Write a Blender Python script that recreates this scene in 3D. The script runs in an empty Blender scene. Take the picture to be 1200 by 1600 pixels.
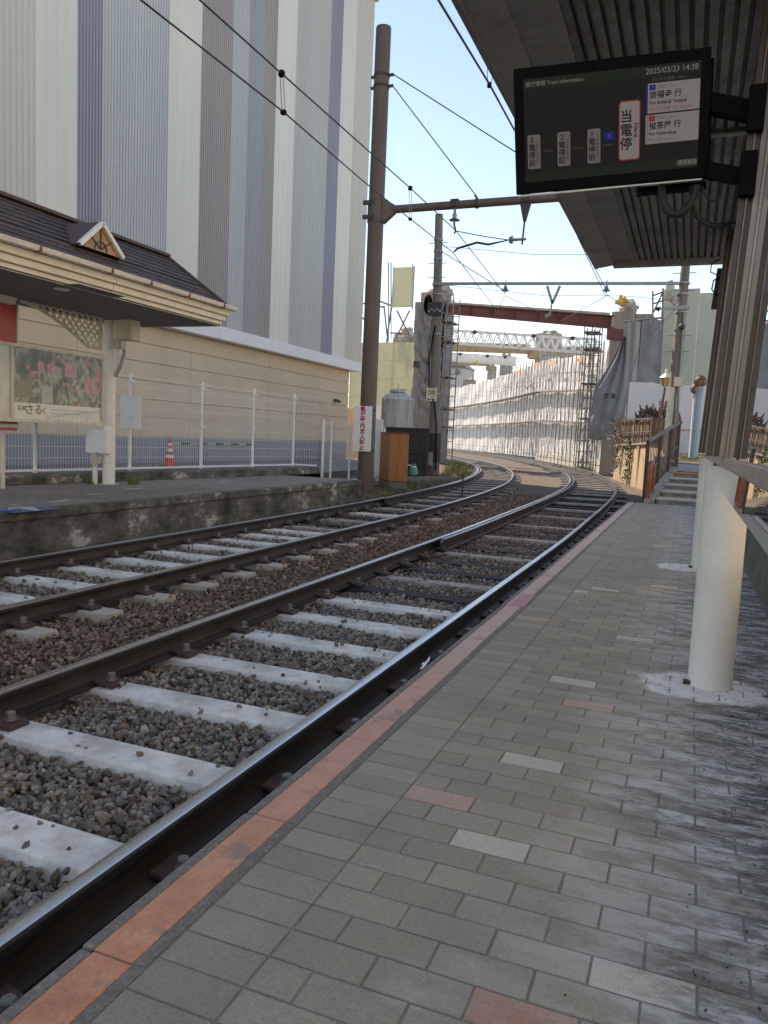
import bpy, bmesh, math, random
import numpy as np
from mathutils import Vector, Matrix
R = math.radians
random.seed(7); rng = np.random.default_rng(7)
S = bpy.context.scene
COL = S.collection
CAMZ = 1.31
# ------------------------------------------------------------------ camera
Fpx = 1200.0
cy_ = Vector((480, -97, Fpx)).normalized()
cz_ = -Vector((-530, 12222, Fpx)); cz_ = (cz_ - cy_ * cz_.dot(cy_)).normalized()
cx_ = cy_.cross(cz_)
def ray(px, py):
    d = Vector((px - 600, py - 800, Fpx))
    return Vector((d.dot(cx_), d.dot(cy_), d.dot(cz_)))
def at(px, py, x=None, y=None, z=None):
    """world point seen at full-size photo pixel on a plane x=, y= or z= (world heights)"""
    d = ray(px, py)
    if x is not None: t = x / d.x
    elif y is not None: t = y / d.y
    else: t = (z - CAMZ) / d.z
    p = d * t
    return Vector((p.x, p.y, p.z + CAMZ))
cam = bpy.data.cameras.new("Camera"); camo = bpy.data.objects.new("Camera", cam); COL.objects.link(camo)
rx = Vector((cx_.x, cy_.x, cz_.x)); dn = Vector((cx_.y, cy_.y, cz_.y)); fw = Vector((cx_.z, cy_.z, cz_.z))
m = Matrix.Identity(4)
for i in range(3):
    m[i][0] = rx[i]; m[i][1] = -dn[i]; m[i][2] = -fw[i]
m[2][3] = CAMZ
camo.matrix_world = m
cam.sensor_fit = 'VERTICAL'; cam.sensor_height = 24; cam.lens = 24 * Fpx / 1600
cam.clip_start = 0.02; cam.clip_end = 6000
S.camera = camo
# ------------------------------------------------------------------ light
SUN_EL = R(45.5); hx, hy = 0.87, -0.49
w = bpy.data.worlds.new("World"); S.world = w; w.use_nodes = True
nt = w.node_tree; nt.nodes.clear()
sky = nt.nodes.new('ShaderNodeTexSky'); sky.sky_type = 'NISHITA'; sky.sun_disc = False
sky.sun_elevation = SUN_EL
az = math.atan2(-hx, -hy)            # direction to the sun, clockwise from +Y
sky.sun_rotation = az
sky.air_density = 1.0; sky.dust_density = 0.0; sky.ozone_density = 1.0
bg = nt.nodes.new('ShaderNodeBackground'); bg.inputs['Strength'].default_value = 0.15
out = nt.nodes.new('ShaderNodeOutputWorld')
nt.links.new(sky.outputs[0], bg.inputs[0]); nt.links.new(bg.outputs[0], out.inputs[0])
sl = bpy.data.lights.new("Sun", 'SUN'); sl.energy = 4.2; sl.angle = R(0.53); sl.color = (1.0, 0.95, 0.88)
so = bpy.data.objects.new("Sun", sl); COL.objects.link(so)
so.rotation_euler = Vector((hx * math.cos(SUN_EL), hy * math.cos(SUN_EL), -math.sin(SUN_EL))).to_track_quat('-Z', 'Y').to_euler()
S.view_settings.view_transform = 'Standard'; S.view_settings.look = 'None'
S.view_settings.exposure = 0.80; S.view_settings.gamma = 1.0
S.view_settings.use_white_balance = True; S.view_settings.white_balance_temperature = 7900; S.view_settings.white_balance_tint = 16
S.render.engine = 'CYCLES'
S.cycles.max_bounces = 8; S.cycles.transparent_max_bounces = 16; S.cycles.diffuse_bounces = 4
S.cycles.use_denoising = True
# ------------------------------------------------------------------ materials
class NT:
    def __init__(s, name):
        s.m = bpy.data.materials.new(name); s.m.use_nodes = True
        s.t = s.m.node_tree; s.b = s.t.nodes['Principled BSDF']
        s.out = s.t.nodes['Material Output']
    def n(s, typ, **kw):
        nd = s.t.nodes.new(typ)
        for k, v in kw.items():
            if k in ('i',):
                for a, b in v.items(): nd.inputs[a].default_value = b
            else: setattr(nd, k, v)
        return nd
    def l(s, a, b): s.t.links.new(a, b)
    def coord(s, scale=(1, 1, 1), kind='Object'):
        tc = s.n('ShaderNodeTexCoord'); mp = s.n('ShaderNodeMapping'); mp.inputs['Scale'].default_value = scale
        s.l(tc.outputs[kind], mp.inputs[0]); return mp.outputs[0]
    def noise(s, scale, detail=4, rough=.6, vec=None, dist=0):
        nd = s.n('ShaderNodeTexNoise'); nd.inputs['Scale'].default_value = scale; nd.inputs['Detail'].default_value = detail
        nd.inputs['Roughness'].default_value = rough; nd.inputs['Distortion'].default_value = dist
        s.l(vec if vec is not None else s.coord(), nd.inputs['Vector']); return nd.outputs['Fac']
    def ramp(s, fac, stops):
        r = s.n('ShaderNodeValToRGB'); e = r.color_ramp.elements
        e[0].position = stops[0][0]; e[1].position = stops[-1][0]
        for p, c in stops[1:-1]: e.new(p)
        for k, (p, c) in enumerate(stops):
            if isinstance(c, (int, float)): c = (c, c, c)
            e[k].color = (*c, 1)
        s.l(fac, r.inputs[0]); return r.outputs[0]
    def mix(s, fac, a, b, mode='MIX'):
        nd = s.n('ShaderNodeMix', data_type='RGBA', blend_type=mode)
        for sock, v in ((nd.inputs[0], fac), (nd.inputs[6], a), (nd.inputs[7], b)):
            if isinstance(v, (int, float)): sock.default_value = v
            elif isinstance(v, tuple): sock.default_value = (*v, 1)
            else: s.l(v, sock)
        return nd.outputs[2]
    def math(s, op, a, b=0.0, clamp=False):
        nd = s.n('ShaderNodeMath', operation=op, use_clamp=clamp)
        for sock, v in ((nd.inputs[0], a), (nd.inputs[1], b)):
            if isinstance(v, (int, float)): sock.default_value = v
            else: s.l(v, sock)
        return nd.outputs[0]
    def bump(s, h, strength=.3, dist=.01):
        b = s.n('ShaderNodeBump'); b.inputs['Strength'].default_value = strength; b.inputs['Distance'].default_value = dist
        s.l(h, b.inputs['Height']); s.l(b.outputs[0], s.b.inputs['Normal'])
    def col(s, c):
        if isinstance(c, tuple): s.b.inputs['Base Color'].default_value = (*c, 1)
        else: s.l(c, s.b.inputs['Base Color'])
    def rough(s, v):
        if isinstance(v, (int, float)): s.b.inputs['Roughness'].default_value = v
        else: s.l(v, s.b.inputs['Roughness'])
def paint(name, c, rough=.55, var=.12, scale=3, metal=0, bump=0, grime=0, gcol=(.08, .06, .045), vstreak=False):
    """painted / plain surface with uneven tone and optional grime patches (streaked down when vstreak)"""
    t = NT(name)
    sc = (1, 1, .12) if vstreak else (1, 1, 1)
    f = t.noise(scale, 5, .6, t.coord(sc))
    d = tuple(v * (1 - var * 1.6) for v in c); u = tuple(min(1, v * (1 + var)) for v in c)
    colr = t.ramp(f, [(.3, d), (.7, u)])
    if grime:
        g = t.ramp(t.noise(scale * 2.3, 8, .7, t.coord(sc)), [(.46, 0.0), (.62, 1.0)])
        colr = t.mix(t.math('MULTIPLY', g, grime), colr, gcol)
    t.col(colr); t.rough(rough); t.b.inputs['Metallic'].default_value = metal
    if bump: t.bump(t.noise(scale * 14, 4), bump, .004)
    return t.m
def emit(name, c, st=1.0):
    t = NT(name); t.col(tuple(v * .05 for v in c)); t.b.inputs['Emission Color'].default_value = (*c, 1)
    t.b.inputs['Emission Strength'].default_value = st; t.rough(.4); t.b.inputs['Specular IOR Level'].default_value = .03; return t.m
def sheet_mat(name, c, tr=.35, wrinkle=.5, scale=2.0, grime=0.0):
    t = NT(name)
    f = t.noise(scale, 5); colr = t.ramp(f, [(.3, tuple(v * .88 for v in c)), (.7, c)])
    if grime:
        g = t.ramp(t.noise(scale * 1.7, 8, .7, t.coord((1, 1, .3))), [(.5, 0.0), (.75, 1.0)])
        colr = t.mix(t.math('MULTIPLY', g, grime), colr, tuple(v * .5 for v in c))
    t.col(colr); t.rough(.6); t.bump(t.noise(scale * 2.5, 4, .5), wrinkle, .06)
    tl = t.n('ShaderNodeBsdfTranslucent'); t.l(colr, tl.inputs[0])
    mx = t.n('ShaderNodeMixShader'); mx.inputs[0].default_value = tr
    t.l(t.b.outputs[0], mx.inputs[1]); t.l(tl.outputs[0], mx.inputs[2]); t.l(mx.outputs[0], t.out.inputs[0])
    return t.m
M = {}
M['white'] = paint('white paint', (.84, .835, .81), .45, .04, 2, grime=.10, gcol=(.35, .32, .27))
M['white_metal'] = paint('white metal', (.85, .85, .83), .35, .04, 4)
M['offwhite'] = paint('aged cream paint', (.72, .67, .57), .5, .07, 3, grime=.35, gcol=(.30, .25, .18), vstreak=True)
M['cream_trim'] = paint('cream trim', (.80, .735, .60), .5, .06, 2.5, grime=.22, gcol=(.42, .33, .22))
M['gutter'] = paint('gutter', (.84, .80, .73), .4, .05, 4, grime=.22, gcol=(.33, .2, .13))
M['pole_brown'] = paint('brown pole paint', (.135, .098, .08), .5, .12, 3, grime=.3, vstreak=True)
M['dark_steel'] = paint('dark steel', (.05, .045, .042), .5, .15, 8)
M['wire'] = paint('wire', (.035, .033, .035), .5, .1, 5)
M['galv'] = paint('galvanised steel', (.30, .31, .32), .4, .12, 6, metal=.6)
M['scaff'] = paint('scaffold tube', (.20, .195, .19), .5, .15, 4, metal=.3)
M['conc_pole'] = paint('concrete pole', (.25, .225, .19), .85, .14, 4, bump=.3, grime=.45, vstreak=True)
M['pier'] = paint('cut concrete', (.42, .35, .29), .9, .18, 1.3, bump=.6, grime=.5, gcol=(.2, .15, .11), vstreak=True)
M['rough_conc'] = paint('broken concrete', (.48, .44, .38), .95, .22, 1.4, bump=.8)
M['girder'] = paint('red oxide steel', (.22, .072, .06), .7, .2, 1.8, grime=.5, gcol=(.12, .08, .07))
M['beige_beam'] = paint('beige beam', (.50, .40, .26), .7, .15, 1.2, grime=.5, gcol=(.2, .14, .08))
M['black'] = paint('black plastic', (.010, .010, .011), .6, .1, 8); M['black'].node_tree.nodes['Principled BSDF'].inputs['Specular IOR Level'].default_value = .03
M['black_rubber'] = paint('black rubber', (.02, .02, .021), .6, .1, 8)
M['orange_cab'] = paint('orange brown cabinet', (.50, .20, .075), .5, .1, 3, grime=.25, gcol=(.16, .07, .03), vstreak=True)
M['hoop'] = paint('rust orange rail', (.33, .10, .045), .55, .2, 6, grime=.4, gcol=(.1, .035, .02))
M['brown_rail'] = paint('dark brown railing', (.075, .052, .045), .5, .12, 5)
M['blue_pole'] = paint('pale blue pole', (.30, .45, .60), .45, .08, 3, grime=.3, gcol=(.25, .27, .28))
M['corr_dark'] = paint('dark corrugated', (.075, .068, .062), .6, .12, 3, grime=.3)
M['tank'] = paint('tank', (.62, .64, .65), .5, .06, 2, grime=.75, gcol=(.28, .22, .15), vstreak=True)
M['grey_box'] = paint('grey box', (.42, .42, .42), .5, .08, 4, grime=.2)
M['red'] = paint('red plastic', (.72, .045, .04), .45, .08, 5)
M['red_text'] = paint('red lettering', (.55, .03, .05), .5, .05, 5)
M['black_text'] = paint('black lettering', (.015, .015, .018), .5, .05, 5)
M['yellow'] = paint('yellow', (.75, .52, .05), .5, .08, 5)
M['orange'] = paint('orange', (.75, .26, .04), .5, .08, 5)
M['red_board'] = paint('red poster', (.62, .10, .085), .4, .12, 2.5)
M['amber'] = paint('amber glass', (.42, .22, .06), .25, .15, 4)
M['globe'] = paint('aged amber globe', (.30, .19, .09), .3, .2, 6)
M['hood'] = paint('rusty lamp hood', (.17, .085, .045), .6, .25, 9)
M['white_panel'] = paint('white hoarding', (.78, .80, .84), .45, .04, .5)
M['tarp'] = sheet_mat('grey tarpaulin', (.235, .25, .275), .02, .6, 1.6, .25)
M['tarp_pier'] = sheet_mat('pier tarpaulin', (.215, .22, .235), .02, .7, 1.6, .25)
M['tarp_light'] = sheet_mat('pale grey tarpaulin', (.30, .30, .30), .12, .5, 1.6)
M['white_sheet'] = sheet_mat('white sheet', (.74, .735, .715), .12, .35, 1.1, .18)
M['green_panel'] = sheet_mat('pale green panel', (.72, .735, .58), .45, .12, .5)
M['green_panel_r'] = sheet_mat('grey green panel', (.60, .635, .54), .15, .12, .5)
M['bamboo'] = paint('brown reed fence', (.26, .17, .115), .85, .3, 9, bump=.5)
M['ret_wall'] = paint('retaining wall', (.46, .33, .21), .9, .15, 1.2, bump=.4, grime=.5, gcol=(.16, .09, .05), vstreak=True)
M['moss_wall'] = paint('mossy wall', (.15, .15, .12), .95, .3, 2, bump=.8, grime=.5, gcol=(.03, .045, .015))
M['soffit'] = paint('grey soffit', (.20, .195, .185), .7, .08, 2)
M['deck'] = paint('canopy deck', (.20, .20, .195), .6, .12, 2.5, grime=.5, gcol=(.05, .04, .03))
M['canopy_trim'] = paint('canopy trim', (.26, .26, .255), .55, .1, 2, grime=.35, gcol=(.08, .07, .06))
M['frame_brown'] = paint('brown aluminium frame', (.125, .092, .07), .42, .2, 2.5, metal=.35, grime=.4, gcol=(.04, .03, .025), vstreak=True)
M['frame_light'] = paint('worn aluminium', (.36, .31, .25), .38, .18, 4, metal=.5, grime=.4, gcol=(.12, .08, .05), vstreak=True)
M['column'] = paint('cream column', (.80, .745, .66), .55, .05, 3, bump=.2, grime=.16, gcol=(.50, .43, .34))
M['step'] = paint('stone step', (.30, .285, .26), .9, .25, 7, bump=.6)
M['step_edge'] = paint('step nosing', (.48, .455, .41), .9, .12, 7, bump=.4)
M['mortar'] = paint('pale mortar patch', (.46, .47, .48), .9, .18, 5, bump=.5, grime=.5, gcol=(.14, .14, .13))
M['siding'] = paint('tan siding', (.69, .555, .40), .6, .05, .8)
M['siding_base'] = paint('blue grey base', (.30, .315, .36), .65, .06, .8)
M['band'] = paint('white band', (.86, .87, .88), .4, .03, .5)
M['bark'] = paint('pruned wood', (.12, .09, .075), .9, .25, 10, bump=.6)
M['skyhouse'] = paint('house wall', (.62, .60, .58), .7, .05, 1)
M['houseroof'] = paint('house roof', (.20, .21, .24), .7, .08, 1)
M['hill'] = paint('wooded hill', (.085, .11, .10), .95, .3, .02)
def leafmat(name, a, b):
    t = NT(name); g = t.n('ShaderNodeNewGeometry')
    t.col(t.ramp(g.outputs['Random Per Island'], [(.0, a), (1.0, b)])); t.rough(.6); return t.m
M['grass'] = leafmat('grass blades', (.05, .085, .02), (.20, .19, .07))
M['grass_green'] = leafmat('bright grass blades', (.09, .17, .03), (.20, .24, .07))
M['ivy'] = leafmat('ivy leaves', (.035, .07, .02), (.11, .16, .06))
M['dry'] = leafmat('dry twigs', (.10, .05, .03), (.19, .10, .055))
# ballast stones: the tint attribute says how rusty each stone is
t = NT('ballast stone'); g = t.n('ShaderNodeNewGeometry'); a = t.n('ShaderNodeAttribute', attribute_name='tint')
grey = t.ramp(g.outputs['Random Per Island'], [(0, (.115, .107, .092)), (.5, (.235, .22, .19)), (.85, (.34, .325, .29)), (1, (.46, .43, .375))])
brn = t.ramp(g.outputs['Random Per Island'], [(0, (.085, .055, .038)), (.5, (.20, .122, .080)), (.9, (.31, .19, .125)), (1, (.45, .34, .25))])
c = t.mix(a.outputs['Fac'], grey, brn); c = t.mix(.35, c, t.ramp(t.noise(60, 4), [(.3, .35), (.7, 1.0)]), 'MULTIPLY')
t.col(c); t.rough(.9); M['stone'] = t.m
t = NT('ballast bed'); v = t.n('ShaderNodeTexVoronoi'); v.inputs['Scale'].default_value = 22; t.l(t.coord(), v.inputs['Vector'])
sx = t.n('ShaderNodeSeparateColor'); t.l(v.outputs['Color'], sx.inputs[0])
c = t.ramp(sx.outputs[0], [(0, (.09, .06, .042)), (.5, (.20, .13, .09)), (1, (.36, .24, .16))])
c = t.mix(t.ramp(t.noise(.5, 4), [(.35, 0.0), (.7, .8)]), c, t.ramp(sx.outputs[1], [(0, (.09, .085, .07)), (1, (.29, .27, .24))]))
c = t.mix(.8, c, t.ramp(v.outputs['Distance'], [(.0, 1.0), (.6, .55)]), 'MULTIPLY')
t.col(c); t.rough(.95); t.bump(t.math('SUBTRACT', 1.0, v.outputs['Distance']), .9, .04); M['bed'] = t.m
M['crumb'] = paint('dark crumb', (.075, .066, .054), .95, .4, 30)
t = NT('soil'); f = t.noise(1.2, 8, .7)
c = t.ramp(f, [(.3, (.075, .055, .04)), (.55, (.17, .12, .08)), (.75, (.14, .13, .06))])
t.col(c); t.rough(.95); t.bump(t.noise(25, 6), .7, .03); M['soil'] = t.m
t = NT('asphalt'); f = t.noise(2, 6); t.col(t.ramp(f, [(.3, (.14, .14, .145)), (.7, (.20, .20, .20))])); t.rough(.9); M['asphalt'] = t.m
# rails
t = NT('rail rust'); f = t.noise(6, 6, .6, t.coord((1, .25, 1)))
t.col(t.ramp(f, [(.3, (.022, .016, .014)), (.6, (.052, .036, .029)), (.8, (.085, .052, .04))])); t.rough(.55); t.b.inputs['Metallic'].default_value = .2
M['rust'] = t.m
t = NT('rail dark web'); t.col(t.ramp(t.noise(5, 5, .6, t.coord((1, .3, 1))), [(.3, (.012, .011, .010)), (.7, (.028, .024, .022))])); t.rough(.5); M['rail_dark'] = t.m
t = NT('polished rail head'); t.b.inputs['Metallic'].default_value = 1; t.col((.52, .52, .53)); t.rough(t.ramp(t.noise(9, 4, .6, t.coord((6, .1, 1))), [(.3, .2), (.7, .36)])); M['polish'] = t.m
t = NT('worn rail shoulder'); t.b.inputs['Metallic'].default_value = .8; t.col((.18, .17, .165)); t.rough(.32); M['shoulder'] = t.m
M['plate'] = paint('rusty plate', (.085, .042, .034), .7, .25, 12, bump=.3)
M['bolt'] = paint('bolt', (.24, .23, .19), .55, .2, 20, metal=.4)
t = NT('sleeper white'); f = t.noise(7, 7, .65); g = t.ramp(t.noise(2.6, 7, .7), [(.47, 0.0), (.64, .62)])
c = t.mix(g, t.ramp(f, [(.3, (.72, .705, .65)), (.7, (.86, .845, .785))]), (.30, .28, .24))
tcs = t.n('ShaderNodeTexCoord'); sxs = t.n('ShaderNodeSeparateXYZ'); t.l(tcs.outputs['Object'], sxs.inputs[0])
nr = t.math('ADD', t.math('ABSOLUTE', sxs.outputs[0]), t.math('MULTIPLY', t.math('SUBTRACT', t.noise(5, 6, .7), .5), .5))
c = t.mix(t.math('MULTIPLY', t.ramp(nr, [(.42, 0.0), (.78, 1.0)]), .7), c, (.36, .29, .22))
sp = t.ramp(t.noise(38, 3, .6), [(.68, 0.0), (.74, 1.0)]); c = t.mix(t.math('MULTIPLY', sp, .55), c, (.16, .14, .12))
t.col(c); t.rough(.8); t.bump(t.noise(40, 4), .2, .004); M['sleeper'] = t.m
M['sleeper_grey'] = paint('weathered concrete sleeper', (.42, .39, .345), .9, .18, 4, bump=.3, grime=.5, gcol=(.1, .075, .055))
M['timber'] = paint('tarred timber', (.035, .03, .028), .85, .25, 6, bump=.4)
# pavers
t = NT('paver'); g = t.n('ShaderNodeNewGeometry'); tc = t.n('ShaderNodeTexCoord'); sp_ = t.n('ShaderNodeSeparateXYZ'); t.l(tc.outputs['Object'], sp_.inputs[0])
at_ = t.n('ShaderNodeAttribute', attribute_name='shade'); rp = at_.outputs['Fac']
base = t.ramp(rp, [(0, (.30, .277, .226)), (.5, (.338, .312, .256)), (.93, (.372, .345, .285)), (.965, (.376, .348, .288)), (.968, (.56, .52, .45)), (.987, (.55, .51, .44)), (.989, (.44, .26, .19)), (1, (.43, .25, .185))])
fine = t.noise(170, 3, .7); blot = t.noise(3.2, 6, .65)
c = t.mix(.55, base, t.ramp(fine, [(.3, .55), (.7, 1.25)]), 'MULTIPLY')
c = t.mix(.6, c, t.ramp(blot, [(.3, (.72, .74, .76)), (.7, (1.08, 1.03, .92))]), 'MULTIPLY')
dm = t.math('ADD', sp_.outputs[0], t.math('MULTIPLY', t.math('SUBTRACT', t.noise(2.0, 5, .6), .5), .9))
side = t.ramp(dm, [(.0, 0.0), (.22, 1.0)])            # grime along the column side
sidew = t.n('ShaderNodeMapRange'); sidew.inputs[1].default_value = -.36; sidew.inputs[2].default_value = .12; t.l(dm, sidew.inputs[0])
wh = t.ramp(t.noise(6, 9, .72, t.coord((.7, 1.8, 1))), [(.42, 0.0), (.56, 1.0)])
c = t.mix(t.math('MULTIPLY', t.math('MULTIPLY', sidew.outputs[0], wh), .85), c, (.56, .56, .545))
dk = t.ramp(t.noise(11, 10, .8, t.coord((.7, 2.0, 1))), [(.46, 0.0), (.55, 1.0)])
sided = t.n('ShaderNodeMapRange'); sided.inputs[1].default_value = -.16; sided.inputs[2].default_value = .30; t.l(dm, sided.inputs[0])
c = t.mix(t.math('MULTIPLY', t.math('MULTIPLY', sided.outputs[0], dk), .84), c, (.035, .034, .031))
crumbs = t.ramp(t.noise(55, 2, .5), [(.70, 0.0), (.73, 1.0)])
c = t.mix(t.math('MULTIPLY', crumbs, sided.outputs[0]), c, (.02, .018, .015))
for fx_, fy_, ax_, ay_ in ((.13, 3.80, .29, .22), (.06, 7.68, .30, .26)):
    dx_ = t.math('DIVIDE', t.math('SUBTRACT', sp_.outputs[0], fx_), ax_); dy_ = t.math('DIVIDE', t.math('SUBTRACT', sp_.outputs[1], fy_), ay_)
    dd_ = t.math('ADD', t.math('POWER', t.math('ABSOLUTE', dx_), 3.0), t.math('POWER', t.math('ABSOLUTE', dy_), 3.0))
    mk_ = t.ramp(t.math('ADD', dd_, t.math('MULTIPLY', t.math('SUBTRACT', t.noise(9, 6, .7), .5), 2.2)), [(.55, 1.0), (.95, 0.0)])
    c = t.mix(t.math('MULTIPLY', mk_, .85), c, t.ramp(t.noise(14, 7, .7), [(.3, (.42, .415, .40)), (.5, (.78, .78, .76))]))
t.col(c); t.rough(.82); t.bump(fine, .25, .003); M['paver'] = t.m
t = NT('paver bed'); t.col(t.ramp(t.noise(30, 5), [(.3, (.165, .152, .126)), (.7, (.245, .225, .19))])); t.rough(.95); t.bump(t.noise(120, 4), .4, .002); M['paver_bed'] = t.m
t = NT('far paving'); br = t.n('ShaderNodeTexBrick'); br.inputs['Scale'].default_value = 1; br.inputs['Brick Width'].default_value = .2; br.inputs['Row Height'].default_value = .1
br.inputs['Mortar Size'].default_value = .006; br.inputs['Color1'].default_value = (.25, .22, .18, 1); br.inputs['Color2'].default_value = (.32, .285, .235, 1); br.inputs['Mortar'].default_value = (.15, .135, .115, 1)
t.l(t.coord(), br.inputs['Vector']); c = t.mix(.6, br.outputs['Color'], t.ramp(t.noise(1.2, 6), [(.3, .6), (.7, 1.15)]), 'MULTIPLY'); t.col(c); t.rough(.85); M['far_paving'] = t.m
t = NT('far platform face'); f = t.noise(1.6, 9, .75, t.coord((1, 1, 1.6)))
c = t.ramp(f, [(.36, (.035, .036, .031)), (.48, (.10, .10, .088)), (.57, (.17, .165, .15)), (.63, (.46, .45, .425))])
t.col(c); t.rough(.95); t.bump(t.noise(12, 6), .6, .02); M['plat_face'] = t.m
t = NT('kerb stone'); f = t.noise(70, 5, .75); t.col(t.ramp(f, [(.35, (.13, .12, .105)), (.6, (.22, .205, .18)), (.75, (.42, .40, .36))])); t.rough(.9); t.bump(f, .4, .004); M['kerb'] = t.m
t = NT('worn orange paint'); f = t.noise(9, 8, .7); chips = t.ramp(t.noise(6, 9, .72), [(.55, 0.0), (.62, 1.0)])
c = t.ramp(f, [(.3, (.52, .215, .12)), (.55, (.68, .30, .165)), (.75, (.78, .40, .23))])
c = t.mix(.5, c, t.ramp(t.noise(90, 4, .7), [(.3, .55), (.7, 1.1)]), 'MULTIPLY')
tco = t.n('ShaderNodeTexCoord'); sxo = t.n('ShaderNodeSeparateXYZ'); t.l(tco.outputs['Object'], sxo.inputs[0])
yy_ = t.math('ADD', sxo.outputs[1], t.math('MULTIPLY', t.math('SUBTRACT', t.noise(1.6, 5, .6), .5), 3.0))
mr_ = t.n('ShaderNodeMapRange'); mr_.inputs[1].default_value = 1.2; mr_.inputs[2].default_value = 4.2; mr_.inputs[4].default_value = .85; t.l(yy_, mr_.inputs[0])
c = t.mix(mr_.outputs[0], c, (.52, .385, .33))
c = t.mix(t.math('MULTIPLY', chips, .8), c, (.24, .20, .165)); t.col(c); t.rough(.6); t.bump(t.noise(60, 5), .35, .004); M['orange_line'] = t.m
M['pink_tile'] = paint('pink tile', (.52, .25, .27), .7, .1, 10)
# roof slates
t = NT('roof slate'); br = t.n('ShaderNodeTexBrick'); br.inputs['Scale'].default_value = 1; br.inputs['Brick Width'].default_value = .42; br.inputs['Row Height'].default_value = .13; br.inputs['Mortar Size'].default_value = .008
br.inputs['Color1'].default_value = (.070, .056, .052, 1); br.inputs['Color2'].default_value = (.105, .083, .076, 1); br.inputs['Mortar'].default_value = (.012, .011, .011, 1)
mp = t.n('ShaderNodeMapping'); mp.inputs['Rotation'].default_value = (0, 0, R(90)); tc = t.n('ShaderNodeTexCoord'); t.l(tc.outputs['Object'], mp.inputs[0])
t.l(mp.outputs[0], br.inputs['Vector']); t.col(br.outputs['Color']); t.rough(.6); t.bump(br.outputs['Fac'], .5, .01); M['slate'] = t.m
M['roof_cap'] = paint('roof cap', (.085, .05, .045), .5, .12, 4)
# glass screen: clear pane that mirrors strongly at grazing angles
t = NT('pane glass'); fr = t.n('ShaderNodeLayerWeight'); fr.inputs[0].default_value = .5
f2 = t.math('ADD', t.math('MULTIPLY', t.math('POWER', fr.outputs['Facing'], 5.0), 1.15), .06, True)
gl = t.n('ShaderNodeBsdfGlossy'); gl.inputs['Roughness'].default_value = 0.004; gl.inputs[0].default_value = (.95, .96, .96, 1)
tr = t.n('ShaderNodeBsdfTransparent'); tr.inputs[0].default_value = (.9, .92, .92, 1)
mx = t.n('ShaderNodeMixShader'); t.l(f2, mx.inputs[0]); t.l(tr.outputs[0], mx.inputs[1]); t.l(gl.outputs[0], mx.inputs[2]); t.l(mx.outputs[0], t.out.inputs[0]); M['glass'] = t.m
t = NT('poster case glass'); fr = t.n('ShaderNodeLayerWeight'); fr.inputs[0].default_value = .5
f2 = t.math('ADD', t.math('MULTIPLY', t.math('POWER', fr.outputs['Facing'], 5.0), .5), .02, True)
gl = t.n('ShaderNodeBsdfGlossy'); gl.inputs['Roughness'].default_value = 0.02
tr = t.n('ShaderNodeBsdfTransparent'); mx = t.n('ShaderNodeMixShader'); t.l(f2, mx.inputs[0]); t.l(tr.outputs[0], mx.inputs[1]); t.l(gl.outputs[0], mx.inputs[2]); t.l(mx.outputs[0], t.out.inputs[0]); M['case_glass'] = t.m
# poster picture: soft night-street collage
t = NT('street picture'); f = t.noise(3.2, 6, .6, t.coord((1, 1.3, 1)), .6)
c = t.ramp(f, [(.28, (.015, .015, .016)), (.40, (.045, .05, .05)), (.48, (.14, .15, .15)), (.55, (.42, .42, .38)), (.60, (.08, .12, .075)), (.68, (.05, .05, .055)), (.76, (.55, .52, .46))])
f2 = t.ramp(t.noise(5.5, 3, .5, t.coord((1, 1, 1.2))), [(.60, 0.0), (.64, 1.0)]); c = t.mix(f2, c, (.50, .16, .20))
t.col(c); t.rough(.5); M['picture'] = t.m
M['pink'] = paint('pink lantern', (.52, .19, .24), .3, .3, 14, grime=.5, gcol=(.25, .06, .09))
M['picture_wood'] = paint('dark brown picture', (.10, .04, .03), .2, .3, 5)
M['paper'] = paint('poster paper', (.60, .61, .62), .2, .05, 3)
M['blue_mark'] = paint('blue ground mark', (.06, .17, .42), .7, .1, 8)
M['far_white_mark'] = paint('worn white mark', (.5, .5, .48), .8, .1, 8)
# cladding
def clad(name, c): return paint(name, c, .42, .035, .35, grime=.10, gcol=tuple(v * .45 for v in c), vstreak=True)
CL = {'g': clad('ribbed greenish cream', (.68, .67, .58)), 'c': clad('cream cladding', (.80, .79, .70)), 'b': clad('slate blue cladding', (.34, .355, .425)),
      'l': clad('pale blue grey cladding', (.56, .60, .61)), 'p': clad('mauve grey cladding', (.43, .40, .385)), 'm': clad('grey blue cladding', (.41, .43, .475)),
      's': clad('silver green cladding', (.57, .60, .57))}
M['screen'] = emit('dark screen', (.0068, .0072, .0078), 1)
M['screen_bar'] = emit('dark green bar', (.0068, .0098, .0085), 1)
M['scr_card'] = emit('grey card', (.050, .052, .056), 1)
M['scr_white'] = emit('pale card', (.082, .085, .090), 1)
M['scr_text'] = emit('pale screen text', (.078, .078, .080), 1)
M['scr_dim'] = emit('dim screen text', (.033, .033, .036), 1)
M['scr_dark'] = emit('dark screen text', (.003, .003, .004), 1)
M['scr_red'] = emit('red outline', (.095, .010, .012), 1)
M['scr_blue'] = emit('blue badge', (.006, .010, .085), 1)
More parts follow.
